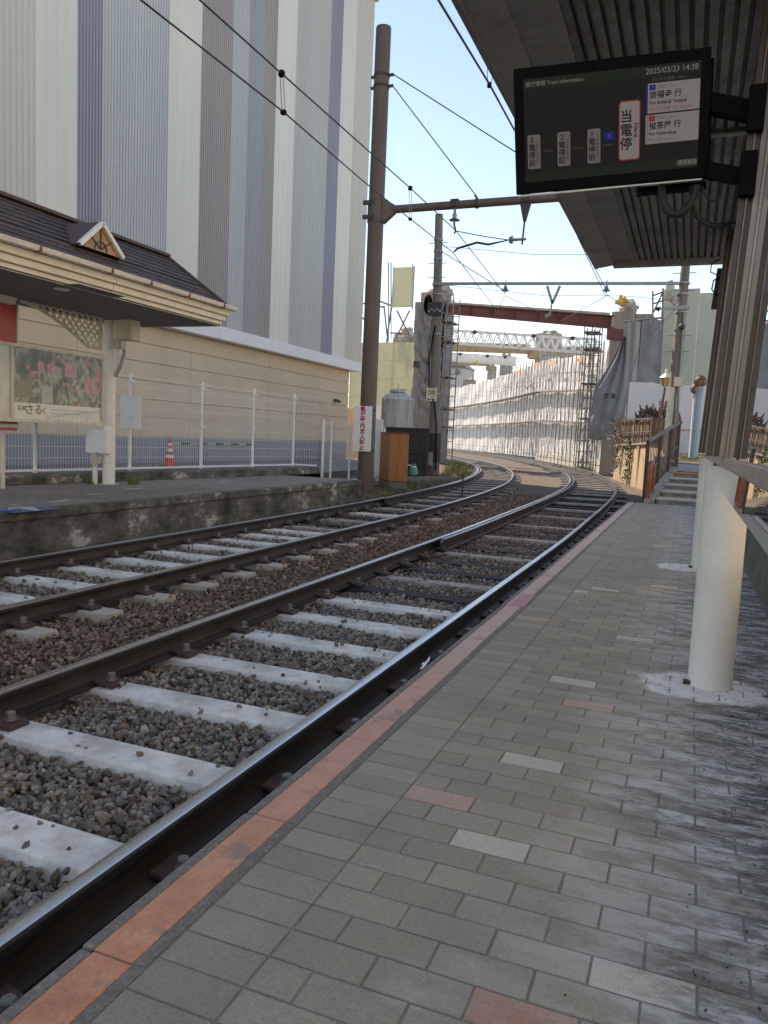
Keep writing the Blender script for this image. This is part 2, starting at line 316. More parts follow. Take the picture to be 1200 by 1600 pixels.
# ------------------------------------------------------------------ mesh builder
class MB:
    def __init__(s): s.v = []; s.f = []; s.mi = []; s.mat = 0
    def add(s, vs, fs):
        o = len(s.v); s.v += [tuple(v) for v in vs]
        for f in fs: s.f.append([i + o for i in f]); s.mi.append(s.mat)
        return s
    def hexa(s, a):                      # eight corners: 0-3 bottom ring, 4-7 top ring
        return s.add(a, [(3, 2, 1, 0), (4, 5, 6, 7), (0, 1, 5, 4), (1, 2, 6, 5), (2, 3, 7, 6), (3, 0, 4, 7)])
    def box(s, x0, x1, y0, y1, z0, z1):
        return s.hexa([(x0, y0, z0), (x1, y0, z0), (x1, y1, z0), (x0, y1, z0), (x0, y0, z1), (x1, y0, z1), (x1, y1, z1), (x0, y1, z1)])
    def bar(s, p, q, wd, h, up=Vector((0, 0, 1))):   # rectangular bar from p to q, width wd sideways, height h along up
        p, q = Vector(p), Vector(q); d = (q - p).normalized()
        if abs(d.dot(up)) > .99: up = Vector((0, 1, 0))
        a = d.cross(up).normalized() * (wd / 2); b = a.cross(d).normalized() * (h / 2)
        return s.hexa([p - a - b, p + a - b, q + a - b, q - a - b, p - a + b, p + a + b, q + a + b, q - a + b])
    def cyl(s, p, q, r0, r1=None, n=12, cap=True):
        r1 = r0 if r1 is None else r1
        p, q = Vector(p), Vector(q); d = (q - p).normalized()
        a = d.orthogonal().normalized(); b = d.cross(a)
        vs = []
        for c_, r in ((p, r0), (q, r1)):
            for k in range(n):
                an = 2 * math.pi * k / n; vs.append(c_ + a * (math.cos(an) * r) + b * (math.sin(an) * r))
        fs = [(k, (k + 1) % n, n + (k + 1) % n, n + k) for k in range(n)]
        if cap: fs += [tuple(range(n - 1, -1, -1)), tuple(range(n, 2 * n))]
        return s.add(vs, fs)
    def tube(s, pts, r, n=6):
        pts = [Vector(p) for p in pts]; vs = []; rings = len(pts); a = None
        for i, p in enumerate(pts):
            d = (pts[min(i + 1, rings - 1)] - pts[max(i - 1, 0)]).normalized()
            a = (a - d * a.dot(d)).normalized() if a is not None and (a - d * a.dot(d)).length > 1e-4 else d.orthogonal().normalized()
            b = d.cross(a); rr = r[i] if isinstance(r, (list, tuple)) else r
            for k in range(n):
                an = 2 * math.pi * k / n; vs.append(p + a * (math.cos(an) * rr) + b * (math.sin(an) * rr))
        fs = [(i * n + k, i * n + (k + 1) % n, (i + 1) * n + (k + 1) % n, (i + 1) * n + k) for i in range(rings - 1) for k in range(n)]
        fs += [tuple(range(n - 1, -1, -1)), tuple((rings - 1) * n + k for k in range(n))]
        return s.add(vs, fs)
    def lathe(s, c_, prof, n=20):          # prof: (radius, height) from bottom up round a vertical axis
        vs = []; c_ = Vector(c_)
        for r, h in prof:
            for k in range(n):
                an = 2 * math.pi * k / n; vs.append((c_.x + r * math.cos(an), c_.y + r * math.sin(an), c_.z + h))
        fs = [(i * n + k, i * n + (k + 1) % n, (i + 1) * n + (k + 1) % n, (i + 1) * n + k) for i in range(len(prof) - 1) for k in range(n)]
        fs += [tuple(range(n - 1, -1, -1)), tuple((len(prof) - 1) * n + k for k in range(n))]
        return s.add(vs, fs)
    def grid(s, fn, nu, nv):
        vs = [fn(i / nu, j / nv) for j in range(nv + 1) for i in range(nu + 1)]
        fs = [(j * (nu + 1) + i, j * (nu + 1) + i + 1, (j + 1) * (nu + 1) + i + 1, (j + 1) * (nu + 1) + i) for j in range(nv) for i in range(nu)]
        return s.add(vs, fs)
    def prism(s, poly, d):                 # polygon (3D points) pushed along d
        n = len(poly); d = Vector(d); a = [Vector(p) for p in poly]; b = [p + d for p in a]
        return s.add(a + b, [tuple(range(n - 1, -1, -1)), tuple(range(n, 2 * n))] + [(k, (k + 1) % n, n + (k + 1) % n, n + k) for k in range(n)])
    def build(s, name, mat, parent=None, smooth=False, bevel=0, solid=0):
        me = bpy.data.meshes.new(name)
        off = Vector((0, 0, 0)); q = parent
        while q is not None: off += q.location; q = q.parent
        me.from_pydata([(v[0] - off.x, v[1] - off.y, v[2] - off.z) for v in s.v], [], s.f)
        for mm in (mat if isinstance(mat, (list, tuple)) else [mat]): me.materials.append(mm)
        if isinstance(mat, (list, tuple)): me.polygons.foreach_set('material_index', s.mi)
        bm = bmesh.new(); bm.from_mesh(me)
        if bevel: bmesh.ops.remove_doubles(bm, verts=bm.verts, dist=1e-5)
        bmesh.ops.recalc_face_normals(bm, faces=bm.faces)
        if bevel:
            ed = [e for e in bm.edges if len(e.link_faces) == 2 and e.calc_face_angle(0) > .6]
            bmesh.ops.bevel(bm, geom=ed, offset=bevel, segments=2, profile=.5, affect='EDGES', clamp_overlap=True)
        bm.to_mesh(me); bm.free()
        if smooth:
            me.shade_smooth()
            if hasattr(me, 'set_sharp_from_angle'): me.set_sharp_from_angle(angle=R(40))
        o = bpy.data.objects.new(name, me); COL.objects.link(o)
        if parent is not None: o.parent = parent
        if solid:
            md = o.modifiers.new('thick', 'SOLIDIFY'); md.thickness = solid
        return o
def tag(o, label, cat, group=None):
    o['label'] = label; o['category'] = cat
    if group: o['group'] = group
    return o
def thing(name, label, cat, loc=(0, 0, 0), group=None):
    o = bpy.data.objects.new(name, None); o.empty_display_size = .1; COL.objects.link(o); o.location = loc
    return tag(o, label, cat, group)
def struct(o): o['kind'] = 'structure'; return o
def stuff(o, label=None, cat=None):
    o['kind'] = 'stuff'
    if label: tag(o, label, cat)
    return o
def text(body, size, mat, parent, origin, right, up, align='CENTER', name='lettering', depth=.002, vertical=False, spacing=1.1, bold=0.0):
    """text turned into a thin mesh lying on the plane (right, up) at origin"""
    right = Vector(right).normalized(); up = Vector(up).normalized(); nrm = right.cross(up)
    lines = list(body) if vertical else [body]
    acc = MB()
    for k, ln in enumerate(lines):
        cu = bpy.data.curves.new('text', 'FONT'); cu.body = ln; cu.size = size; cu.align_x = align; cu.align_y = 'CENTER'; cu.extrude = depth / 2; cu.offset = bold
        cu.resolution_u = 3
        ob = bpy.data.objects.new('text', cu); COL.objects.link(ob)
        dg = bpy.context.evaluated_depsgraph_get(); me = bpy.data.meshes.new_from_object(ob.evaluated_get(dg))
        oy = -(k - (len(lines) - 1) / 2) * size * spacing if vertical else 0
        acc.add([Vector(origin) + right * v.co.x + up * (v.co.y + oy) + nrm * v.co.z for v in me.vertices], [list(p.vertices) for p in me.polygons])
        bpy.data.objects.remove(ob); bpy.data.curves.remove(cu); bpy.data.meshes.remove(me)
    return acc.build(name, mat, parent)
ORD = ['nearest', 'second', 'third', 'fourth', 'fifth', 'sixth', 'seventh', 'eighth', 'ninth', 'tenth', 'eleventh', 'twelfth', 'thirteenth', 'fourteenth', 'fifteenth', 'sixteenth', 'seventeenth', 'eighteenth', 'nineteenth', 'twentieth', 'twenty-first', 'twenty-second', 'twenty-third', 'twenty-fourth', 'twenty-fifth', 'twenty-sixth', 'twenty-seventh', 'twenty-eighth', 'twenty-ninth', 'thirtieth', 'thirty-first', 'thirty-second', 'thirty-third', 'thirty-fourth', 'thirty-fifth', 'thirty-sixth', 'thirty-seventh', 'thirty-eighth', 'thirty-ninth', 'fortieth']
def V(*a): return Vector(a)
PZ = .21                                    # near platform height
FZ = .345                                   # far platform height
# ------------------------------------------------------------------ track paths
def table(tb):
    ys = np.array([a for a, b in tb]); xs = np.array([b for a, b in tb])
    d = np.gradient(xs, ys)
    def f(y):
        y = min(max(y, ys[0]), ys[-1]); i = min(max(int(np.searchsorted(ys, y)) - 1, 0), len(ys) - 2)
        h = ys[i + 1] - ys[i]; u = (y - ys[i]) / h
        return float((2 * u**3 - 3 * u**2 + 1) * xs[i] + (u**3 - 2 * u**2 + u) * h * d[i] + (-2 * u**3 + 3 * u**2) * xs[i + 1] + (u**3 - u**2) * h * d[i + 1])
    return f
xr = table([(-4, -2.29), (4, -2.29), (9, -2.29), (11, -2.30), (14, -2.36), (20, -2.53), (24, -2.76), (28.7, -3.27), (36.1, -4.54), (47.2, -7.4), (61.7, -12.4), (78.6, -19.6), (100, -30.8), (115, -40.0), (132, -51.5)])
xl = table([(-4, -5.18), (4, -5.18), (8, -5.18), (10, -5.19), (12, -5.22), (15, -5.33), (19.5, -5.64), (25.5, -6.36), (29.2, -7.05), (34, -8.12), (37.7, -9.2), (43.2, -11.0), (47, -12.5), (55.5, -16.3), (70, -23.5), (90, -35.5), (110, -50)])
def frame(fx, y):
    s_ = (fx(y + .2) - fx(y - .2)) / .4; d = V(s_, 1, 0).normalized()
    return V(fx(y), y, 0), d, V(d.y, -d.x, 0)      # point, tangent, right-hand normal
HG = .75
# ------------------------------------------------------------------ setting
def gsheet(name, mat, pts):
    return struct(MB().add(pts, [tuple(range(len(pts)))]).build(name, mat))
gsheet('ground', M['soil'], [(-2500, -800, -.30), (2500, -800, -.30), (2500, 4000, -.30), (-2500, 4000, -.30)])
# ballast bed follows the two tracks
b = MB(); ys = [-3 + k * 1.5 for k in range(88)]
nn = 28
vs = []
for y in ys:
    xa, xb = xl(y) - 1.55, xr(y) + (1.2 if y < 16 else 1.55)
    for k in range(nn + 1):
        x = xa + (xb - xa) * k / nn
        vs.append((x, y, -.215 + random.uniform(-.012, .012)))
b.add(vs, [(i * (nn + 1) + k, i * (nn + 1) + k + 1, (i + 1) * (nn + 1) + k + 1, (i + 1) * (nn + 1) + k) for i in range(len(ys) - 1) for k in range(nn)])
struct(b.build('ballast_bed', M['bed'], smooth=True))
# verge beside the far track, at the end of the far platform
b = MB(); b.grid(lambda u, v: (xl(15 + v * 45) - 1.2 - (1 - u) * 5.5, 15.2 + v * 45, -.19 + .16 * (1 - u) + .03 * math.sin(u * 13 + v * 40)), 10, 40)
struct(b.build('verge', M['soil'], smooth=True))
# far pavement behind the fence
gsheet('pavement', M['asphalt'], [(-9.2, -2, .28), (-9.2, 19, .28), (-10.2, 27, .2), (-15.2, 33.5, .2), (-15.2, -2, .28)])
# raised ground to the right, behind the stairs
b = MB(); b.grid(lambda u, v: (-.55 - v * 1.9 + u * (9 + v * 3), 19.6 + v * 30, .74 + v * .75 + .04 * math.sin(9 * u + 5 * v)), 14, 14)
struct(b.build('terrace', M['soil'], smooth=True))
b = MB(); b.box(.9, 30, -6, 20, -.29, .82); struct(b.build('embankment', M['asphalt']))
# near platform: body, kerb, painted line, pavers
PY0, PY1 = -1.5, 16.2
b = MB(); b.box(-1.08, .9, PY0, PY1, -.29, PZ - .0026); struct(b.build('platform', M['paver_bed']))
y = PY0 + .1; ks = MB(); ol = MB(); gs = MB()
while y < PY1:
    y2 = min(y + .65, PY1)
    jx = random.uniform(-.003, .003); jz = random.uniform(-.002, .002)
    # kerb block with a chipped, rounded outer arris; the painted face is inset between bare lips
    def kb(mb, xa, xb, z0, z1): mb.box(xa + jx, xb + jx, y + .002, y2 - .003, z0, z1 + jz)
    kb(ks, -1.118, -1.085, -.29, PZ); kb(ol, -1.0845, -.985, PZ - .06, PZ + .001); kb(gs, -.9845, -.953, PZ - .06, PZ)
    y = y2
struct(ks.build('platform_kerb', M['kerb'], bevel=.006)); struct(ol.build('platform_edge_line', M['orange_line'], bevel=.003)); struct(gs.build('platform_kerb_strip', M['kerb'], bevel=.003))
SHADES = []
MARKED = [(at(*p, z=PZ), v) for p, v in (((864, 1058), .978), ((837, 1183), .975), ((769, 1317), .980), ((1000, 1535), .976), ((985, 1000), .974), ((881, 1096), .9885), ((721, 1246), .988), ((800, 1578), .999))]
b = MB()
def paver(x0, x1, y0, y1):
    sh_ = random.uniform(0, .95)
    for q_, v_ in MARKED:
        if x0 <= q_.x < x1 and y0 <= q_.y < y1: sh_ = v_
    if y0 > 4.2 and random.random() < .02: sh_ = random.choice((.975, .978, .988))
    SHADES.append(sh_)
    g_ = .0022; c_ = .0016; dz = random.uniform(-.0008, .0008); tx = random.uniform(-.0012, .0012)
    x0 += g_ + random.uniform(0, .001); x1 -= g_ + random.uniform(0, .001); y0 += g_ + random.uniform(0, .001); y1 -= g_ + random.uniform(0, .001); z = PZ + dz
    lo = [(x0, y0, PZ - .03), (x1, y0, PZ - .03), (x1, y1, PZ - .03), (x0, y1, PZ - .03)]
    md = [(x0, y0, z - c_), (x1, y0, z - c_), (x1, y1, z - c_), (x0, y1, z - c_)]
    tp = [(x0 + c_, y0 + c_, z - tx), (x1 - c_, y0 + c_, z + tx), (x1 - c_, y1 - c_, z + tx), (x0 + c_, y1 - c_, z - tx)]
    b.add(lo + md + tp, [(0, 1, 5, 4), (1, 2, 6, 5), (2, 3, 7, 6), (3, 0, 4, 7), (4, 5, 9, 8), (5, 6, 10, 9), (6, 7, 11, 10), (7, 4, 8, 11), (8, 9, 10, 11)])
row = 0; y = PY0 + .04
while y < PY1 - .05:
    paver(-.952, -.745, y, y + .1)
    x = -.745 - (.105 if row % 2 else 0)
    while x < .56:
        xa = max(x, -.745); xb = min(x + .21, .56)
        if xb - xa > .03: paver(xa, xb, y, y + .1)
        x += .21
    y += .1; row += 1
pv_ = struct(b.build('platform_paving', M['paver'])); at2 = pv_.data.attributes.new('shade', 'FLOAT', 'POINT'); at2.data.foreach_set('value', np.repeat(np.array(SHADES, np.float32), 12))
# pink marker tile on the painted line
q = at(815, 938, z=PZ)
tag(MB().box(-1.06, -.965, q.y - .22, q.y + .22, PZ - .02, PZ + .0045).build('marker_tile', M['pink_tile']), 'pink tile set across the orange platform edge line', 'tile')
q = at(656, 1040, z=.02)
mb = MB(); mb.grid(lambda u, v: (q.x + .05 * u + .01 * math.sin(v * 3), q.y + .03 * v - .02 * u, .0 + .05 * u * u + .03 * v), 5, 5)
tag(mb.build('paper_scrap', M['white'], solid=.0006), 'small white paper scrap caught between the near rail and the platform edge', 'paper')
# ------------------------------------------------------------------ rails
PROF = [(-.063, -.150), (-.063, -.138), (-.016, -.124), (-.009, -.11), (-.009, -.052), (-.030, -.042), (-.0325, -.013), (-.027, -.003), (-.014, 0.0), (.014, 0.0), (.027, -.003), (.0325, -.013), (.030, -.042), (.009, -.052), (.009, -.11), (.016, -.124), (.063, -.138), (.063, -.150)]
MIDX = {5: 2, 6: 3, 7: 1, 8: 1, 9: 1, 10: 3, 11: 2}
def sweep(prof, fx, off, y0, y1, step, midx, zoff=0):
    b = MB(); n = len(prof); ys = np.arange(y0, y1 + 1e-6, step); vs = []
    for y in ys:
        p, d, r_ = frame(fx, y)
        for a, z in prof: vs.append(p + r_ * (off + a) + V(0, 0, z + zoff))
    b.v = [tuple(v) for v in vs]
    for i in range(len(ys) - 1):
        for k in range(n):
            b.f.append([i * n + k, i * n + (k + 1) % n, (i + 1) * n + (k + 1) % n, (i + 1) * n + k]); b.mi.append(midx.get(k, 0))
    b.f.append(list(range(n))); b.mi.append(0); b.f.append([(len(ys) - 1) * n + k for k in range(n)][::-1]); b.mi.append(0)
    return b
RMATS = [M['rust'], M['polish'], M['rail_dark'], M['shoulder']]
rails = {}
for key, fx, off, y0, y1, lab in (('R2', xr, HG, -3, 126, 'right running rail of the near track, along the platform edge'), ('R1', xr, -HG, -3, 126, 'left running rail of the near track, rusty web with polished top'),
                                  ('L2', xl, HG, -3, 106, 'right running rail of the far track, beside the middle ballast'), ('L1', xl, -HG, -3, 106, 'left running rail of the far track, below the far platform')):
    t_ = thing('rail', lab, 'rail', (fx(0) + off, 0, -.15), 'running rails of the two tram tracks')
    sweep(PROF, fx, off, y0, y1, .5, MIDX).build('rail_bar', RMATS, t_, smooth=True)
    rails[key] = t_
CH = [(-.05, -.150), (-.05, -.138), (-.012, -.12), (-.012, -.045), (-.028, -.035), (-.028, .008), (.028, .008), (.028, -.035), (.012, -.045), (.012, -.12), (.05, -.138), (.05, -.150)]
for fx, off, y0, y1, lab in ((xr, -HG + .115, 9.55, 90, 'check rail inside the left rail of the near track, starting mid track'), (xl, -HG + .115, 15.3, 80, 'check rail inside the left rail of the far track round the curve')):
    t_ = thing('check_rail', lab, 'rail', (fx(y0) + off, y0, -.15))
    sweep(CH, fx, off, y0, y1, .5, {5: 3}).build('rail_bar', RMATS, t_)
    p, d, r_ = frame(fx, y0); e = p + r_ * (off + .05)
    MB().bar(p + r_ * (off + .06) - d * .25 + V(0, 0, -.05), p + r_ * (off) + d * .02 + V(0, 0, -.05), .03, .1).build('flared_end', M['rail_dark'], t_, bevel=.004)
# sleepers and clips
clip0 = bolt0 = None
def clip(rail, fx, off, y):
    global clip0, bolt0
    p, d, r_ = frame(fx, y)
    if clip0 is None:
        mb = MB(); mb.hexa([(-.05, -.07, -.006), (.085, -.06, -.03), (.085, .06, -.03), (-.05, .07, -.006), (-.05, -.07, .012), (.085, -.06, -.012), (.085, .06, -.012), (-.05, .07, .012)])
        c_ = mb.build('clip_plate', M['plate'], None, bevel=.003)
        mb = MB(); mb.lathe((0, 0, 0), [(.030, -.004), (.030, .005), (.022, .005), (.022, .034), (.018, .039)], 6)
        bl = mb.build('bolt', M['bolt'])
        clip0, bolt0 = c_, bl
    else:
        c_ = clip0.copy(); COL.objects.link(c_); bl = bolt0.copy(); COL.objects.link(bl)
    c_.parent = rail; ang = math.atan2(-d.x, d.y)
    c_.location = p + r_ * (off + .085) + V(0, 0, -.117) - rail.location; c_.rotation_euler = (0, 0, ang)
    bl.parent = c_; bl.location = (.028, 0, .004); bl.rotation_euler = (0, 0, random.uniform(0, 1))
def sleeper_mesh(nm, mat, hl, hw, ztop):
    return MB().hexa([(-hl, -hw - .03, -.30), (hl, -hw - .03, -.30), (hl, hw + .03, -.30), (-hl, hw + .03, -.30), (-hl + .01, -hw, ztop), (hl - .01, -hw, ztop), (hl - .01, hw, ztop), (-hl + .01, hw, ztop)]).build(nm, mat, bevel=.008)
protos = {}
cnt = {}
def sleeper(fx, y, kind, track):
    nm = {'w': 'concrete_sleeper', 'g': 'concrete_sleeper', 't': 'timber_sleeper'}[kind]
    key = (kind)
    if key not in protos:
        o = sleeper_mesh(nm, {'w': M['sleeper'], 'g': M['sleeper_grey'], 't': M['timber']}[kind], 1.1, {'w': .098, 'g': .09, 't': .10}[kind], {'w': -.148, 'g': -.160, 't': -.168}[kind]); protos[key] = o
    else:
        o = protos[key].copy(); COL.objects.link(o)
    p, d, r_ = frame(fx, y); o.location = p + V(0, 0, random.uniform(-.006, .004)); o.rotation_euler = (0, 0, math.atan2(-d.x, d.y) + random.uniform(-.012, .012))
    ck = (kind, track); cnt[ck] = cnt.get(ck, 0) + 1; i = cnt[ck] - 1
    word = {'w': 'white concrete', 'g': 'dull grey concrete', 't': 'dark timber'}[kind]
    ordn = ORD[i] if i < len(ORD) else ORD[i - 40] + ' beyond the fortieth'
    tag(o, f'{ordn} {word} sleeper of the {track} track, counted from the camera', 'sleeper', 'sleepers under the tram tracks')
y = 1.98 - .69; k = 0
NEAR_S = []
while y < 46:
    if y < 6.4: kind = 'w'
    elif k % 3 == 0 and y < 22: kind = 'g'
    else: kind = 't' if y < 24 else ('g' if k % 2 else 't')
    if y < 6.4: kk = 'w'
    NEAR_S.append((y, kind)); sleeper(xr, y, kind, 'near')
    if y < 16: clip(rails['R2'], xr, HG, y); clip(rails['R1'], xr, -HG, y)
    y += .69; k += 1
y = 4.05 - .67 * 2; k = 0
FAR_S = []
while y < 46:
    kind = 'w' if (y < 10.3 or abs(y - 13.4) < .3) else ('g' if k % 2 == 0 else 't')
    FAR_S.append((y, kind)); sleeper(xl, y, kind, 'far')
    if y < 16: clip(rails['L2'], xl, HG, y); clip(rails['L1'], xl, -HG, y)
    y += .67; k += 1
# ballast stones
ico = bmesh.new(); bmesh.ops.create_icosphere(ico, subdivisions=1, radius=1)
IV = np.array([v.co[:] for v in ico.verts]); IF = np.array([[v.index for v in f.verts] for f in ico.faces]); ico.free()
def stones(name, pts, size, tint, label):
    n = len(pts)
    q = rng.normal(size=(n, 4)); q /= np.linalg.norm(q, axis=1)[:, None]
    w_, x_, y_, z_ = q.T
    Rm = np.stack([np.stack([1 - 2 * (y_**2 + z_**2), 2 * (x_ * y_ - z_ * w_), 2 * (x_ * z_ + y_ * w_)], -1), np.stack([2 * (x_ * y_ + z_ * w_), 1 - 2 * (x_**2 + z_**2), 2 * (y_ * z_ - x_ * w_)], -1), np.stack([2 * (x_ * z_ - y_ * w_), 2 * (y_ * z_ + x_ * w_), 1 - 2 * (x_**2 + y_**2)], -1)], 1)
    sc = np.stack([rng.uniform(.8, 1.4, n), rng.uniform(.6, 1.0, n), rng.uniform(.5, .85, n)], -1) * size[:, None]
    loc = IV[None] * sc[:, None, :] * (1 + rng.uniform(-.36, .30, (n, 12, 1)))
    vv = np.einsum('nij,nkj->nki', Rm, loc) + pts[:, None, :]
    F = (IF[None] + (np.arange(n) * 12)[:, None, None]).reshape(-1)
    me = bpy.data.meshes.new(name); me.vertices.add(n * 12); me.vertices.foreach_set('co', vv.reshape(-1).astype(np.float32))
    nf = n * 20; me.loops.add(nf * 3); me.loops.foreach_set('vertex_index', F.astype(np.int32))
    me.polygons.add(nf); me.polygons.foreach_set('loop_start', (np.arange(nf) * 3).astype(np.int32)); me.polygons.foreach_set('loop_total', np.full(nf, 3, np.int32))
    a = me.attributes.new('tint', 'FLOAT', 'POINT'); a.data.foreach_set('value', np.repeat(tint, 12).astype(np.float32))
    me.materials.append(M['stone']); me.update(calc_edges=True); me.shade_flat()
    o = bpy.data.objects.new(name, me); COL.objects.link(o); return stuff(o, label, 'ballast')
def scatter(name, fx, ua, ub, y0, y1, dens, smin, smax, zc, tintf, label, sl=None, hw=.115, sl_x=(-1.12, 1.12)):
    n = int((ub - ua) * (y1 - y0) * dens)
    u = rng.uniform(ua, ub, n); y = rng.uniform(y0, y1, n)
    keep = np.ones(n, bool); ls = np.zeros(n)
    if sl:
        for sy, kd in sl:
            inside = (np.abs(y - sy) < hw) & (u > sl_x[0]) & (u < sl_x[1])
            if kd == 't': ls[inside] -= .02; keep &= ~(inside & (rng.uniform(size=n) < .8))
            else: keep &= ~(inside & (rng.uniform(size=n) < .97))
            if kd != 't': ls[inside] += .04
    u, y, ls = u[keep], y[keep], ls[keep]; n = len(u)
    x = np.array([fx(v) for v in y]) + u
    s_ = smin * .85 + (smax * 1.12 - smin * .85) * rng.beta(1.6, 2.6, n)
    z = zc + rng.uniform(-.022, .014, n) + ls + .012 * np.sin(x * 7) * np.sin(y * 5)
    return stones(name, np.stack([x, y, z], -1), s_, np.clip(tintf(u, y) + rng.normal(0, .22, n), 0, 1), label)
tn = lambda u, y: np.clip(.12 + .9 * (np.abs(u) / .75) ** 6, 0, 1) + np.clip((y - 6) / 10, 0, .6)
scatter('ballast', xr, -.68, .70, .75, 6.6, 2537, 0.0136, 0.0248, -.19, tn, 'grey crushed stone between the rails of the near track, closest part', NEAR_S)
scatter('ballast', xr, -.68, .70, 6.6, 17, 1087, 0.0160, 0.0280, -.192, tn, 'brownish crushed stone between the rails of the near track, farther part', NEAR_S)
scatter('ballast', xr, .82, 1.13, .6, 14, 1015, 0.0144, 0.0256, -.225, lambda u, y: .6 + 0 * u, 'dark crushed stone in the gap under the platform edge', NEAR_S)
scatter('ballast', xr, -1.74, -.83, 1.2, 9, 1305, 0.0144, 0.0264, -.175, lambda u, y: .8 + 0 * u, 'rust brown crushed stone between the two tracks, closest part')
scatter('ballast', xr, -2.2, -.83, 9, 22, 609, 0.0176, 0.0304, -.185, lambda u, y: .85 + 0 * u, 'rust brown crushed stone between the two tracks, farther part')
scatter('ballast', xl, -.68, .68, 2.2, 11, 1160, 0.0152, 0.0272, -.192, lambda u, y: .25 + .6 * (np.abs(u) / .7) ** 4, 'grey crushed stone between the rails of the far track, closest part', FAR_S)
scatter('ballast', xl, -.68, .68, 11, 22, 551, 0.0176, 0.0304, -.20, lambda u, y: .55 + 0 * u, 'brown crushed stone between the rails of the far track, farther part', FAR_S)
scatter('ballast', xl, -1.42, -.82, 3, 20, 609, 0.0160, 0.0288, -.215, lambda u, y: .55 + 0 * u, 'crushed stone strip at the foot of the far platform wall')
scatter('ballast', xl, .82, 1.16, 2.5, 11.5, 870, 0.0152, 0.0264, -.195, lambda u, y: .75 + 0 * u, 'crushed stone round the bare sleeper ends of the far track', FAR_S)
n_ = 900; cx_a = .50 - np.abs(rng.normal(0, .22, n_)); cy_a = rng.uniform(1.2, 9, n_)
ok_ = cx_a > -.25; cx_a, cy_a = cx_a[ok_], cy_a[ok_]
crumb = stones('dirt_crumbs', np.stack([cx_a, cy_a, np.full(len(cx_a), PZ + .0015)], -1), rng.uniform(.0012, .0042, len(cx_a)) * (1 + 1.2 * (rng.uniform(size=len(cx_a)) > .93)), np.ones(len(cx_a)), 'dark crumbs of dirt scattered along the column side of the paving')
crumb.data.materials[0] = M['crumb']; crumb['category'] = 'dirt'
# a short stake between the tracks
def rail_stub():
    p = at(722, 772, z=-.1)
    t_ = thing('marker_stake', 'short dark stake standing between the two tracks', 'stake', (p.x, p.y, -.2))
    MB().cyl((p.x, p.y, -.25), (p.x, p.y, .38), .022, .022, 8).build('stake_rod', M['dark_steel'], t_)
    MB().box(p.x - .05, p.x + .05, p.y - .04, p.y + .04, .36, .42).build('stake_cap', M['dark_steel'], t_, bevel=.005)
rail_stub()
# ------------------------------------------------------------------ near shelter: canopy, columns, glass screen, display
CX0, CX1, CY0, CY1, CZ = -1.12, .62, 2.75, 8.75, CAMZ + 1.9
t_ = thing('platform_canopy', 'dark corrugated steel canopy roofing the near platform, seen from below', 'canopy', (-.1, 4, PZ))
b = MB(); n = 21; xa, xb = -.70, CX1; vs = []; prof = []
for k in range(n):
    x = xa + (xb - xa) * k / n; st = (xb - xa) / n
    prof += [(x, 0), (x + st * .62, 0), (x + st * .68, .034), (x + st * .94, .034)]
prof.append((xb, 0))
for (ya, yb, dz) in ((CY0, 5.35, .012), (5.3, CY1 - .12, 0)):
    o = len(b.v); b.v += [(x, ya, CZ + .05 + z + dz) for x, z in prof] + [(x, yb, CZ + .05 + z + dz) for x, z in prof]
    L = len(prof)
    for k in range(L - 1): b.f.append([o + k, o + k + 1, o + L + k + 1, o + L + k]); b.mi.append(0)
b.build('corrugated_deck', M['deck'], t_)
MB().box(CX0, CX1 + .05, CY0, CY1, CZ + .11, CZ + .16).build('roof_sheet', M['canopy_trim'], t_)
MB().box(CX0, CX0 + .035, CY0, CY1, CZ, CZ + .109).build('edge_fascia', M['canopy_trim'], t_, bevel=.004)
MB().prism([(CX0 + .036, CY0, CZ + .004), (CX0 + .20, CY0, CZ + .03), (CX0 + .20, CY0, CZ + .06), (CX0 + .036, CY0, CZ + .05)], (0, CY1 - CY0 - .02, 0)).build('gutter', M['canopy_trim'], t_)
MB().prism([(CX0 + .203, CY0, CZ + .045), (-.703, CY0, CZ + .045), (-.703, CY0, CZ + .10), (CX0 + .203, CY0, CZ + .10)], (0, CY1 - CY0 - .14, 0)).build('flat_soffit_panel', M['canopy_trim'], t_)
MB().bar((CX0 + .20, CY1 - .06, CZ + .048), (CX1, CY1 - .06, CZ + .048), .11, .10).build('end_beam', M['canopy_trim'], t_, bevel=.006)
for yy in (2.05, 5.34): MB().box(CX0 + .21, CX1, yy - .02, yy + .02, CZ + .035, CZ + .046).build('deck_joint_strip', M['canopy_trim'], t_)
for k, (dx, yy) in enumerate(((.10, 5.0), (.10, 4.55), (.23, 4.75), (.30, 5.1))):
    MB().bar((CX0 + dx, yy, CZ + .022 + .02 * (dx > .2)), (CX0 + dx + .03, yy, CZ + .022 + .02 * (dx > .2)), .02, .012).build('bracket_bolt', M['dark_steel'], t_)
for k in range(4):       # rafters above the columns, hidden in shade
    yy = (-.1, 3.78, 7.66, CY1)[k] - .25
    if k in (1, 2): MB().box(.22, CX1, yy, yy + .1, CZ - .08, CZ + .035).build('rafter', M['dark_steel'], t_)
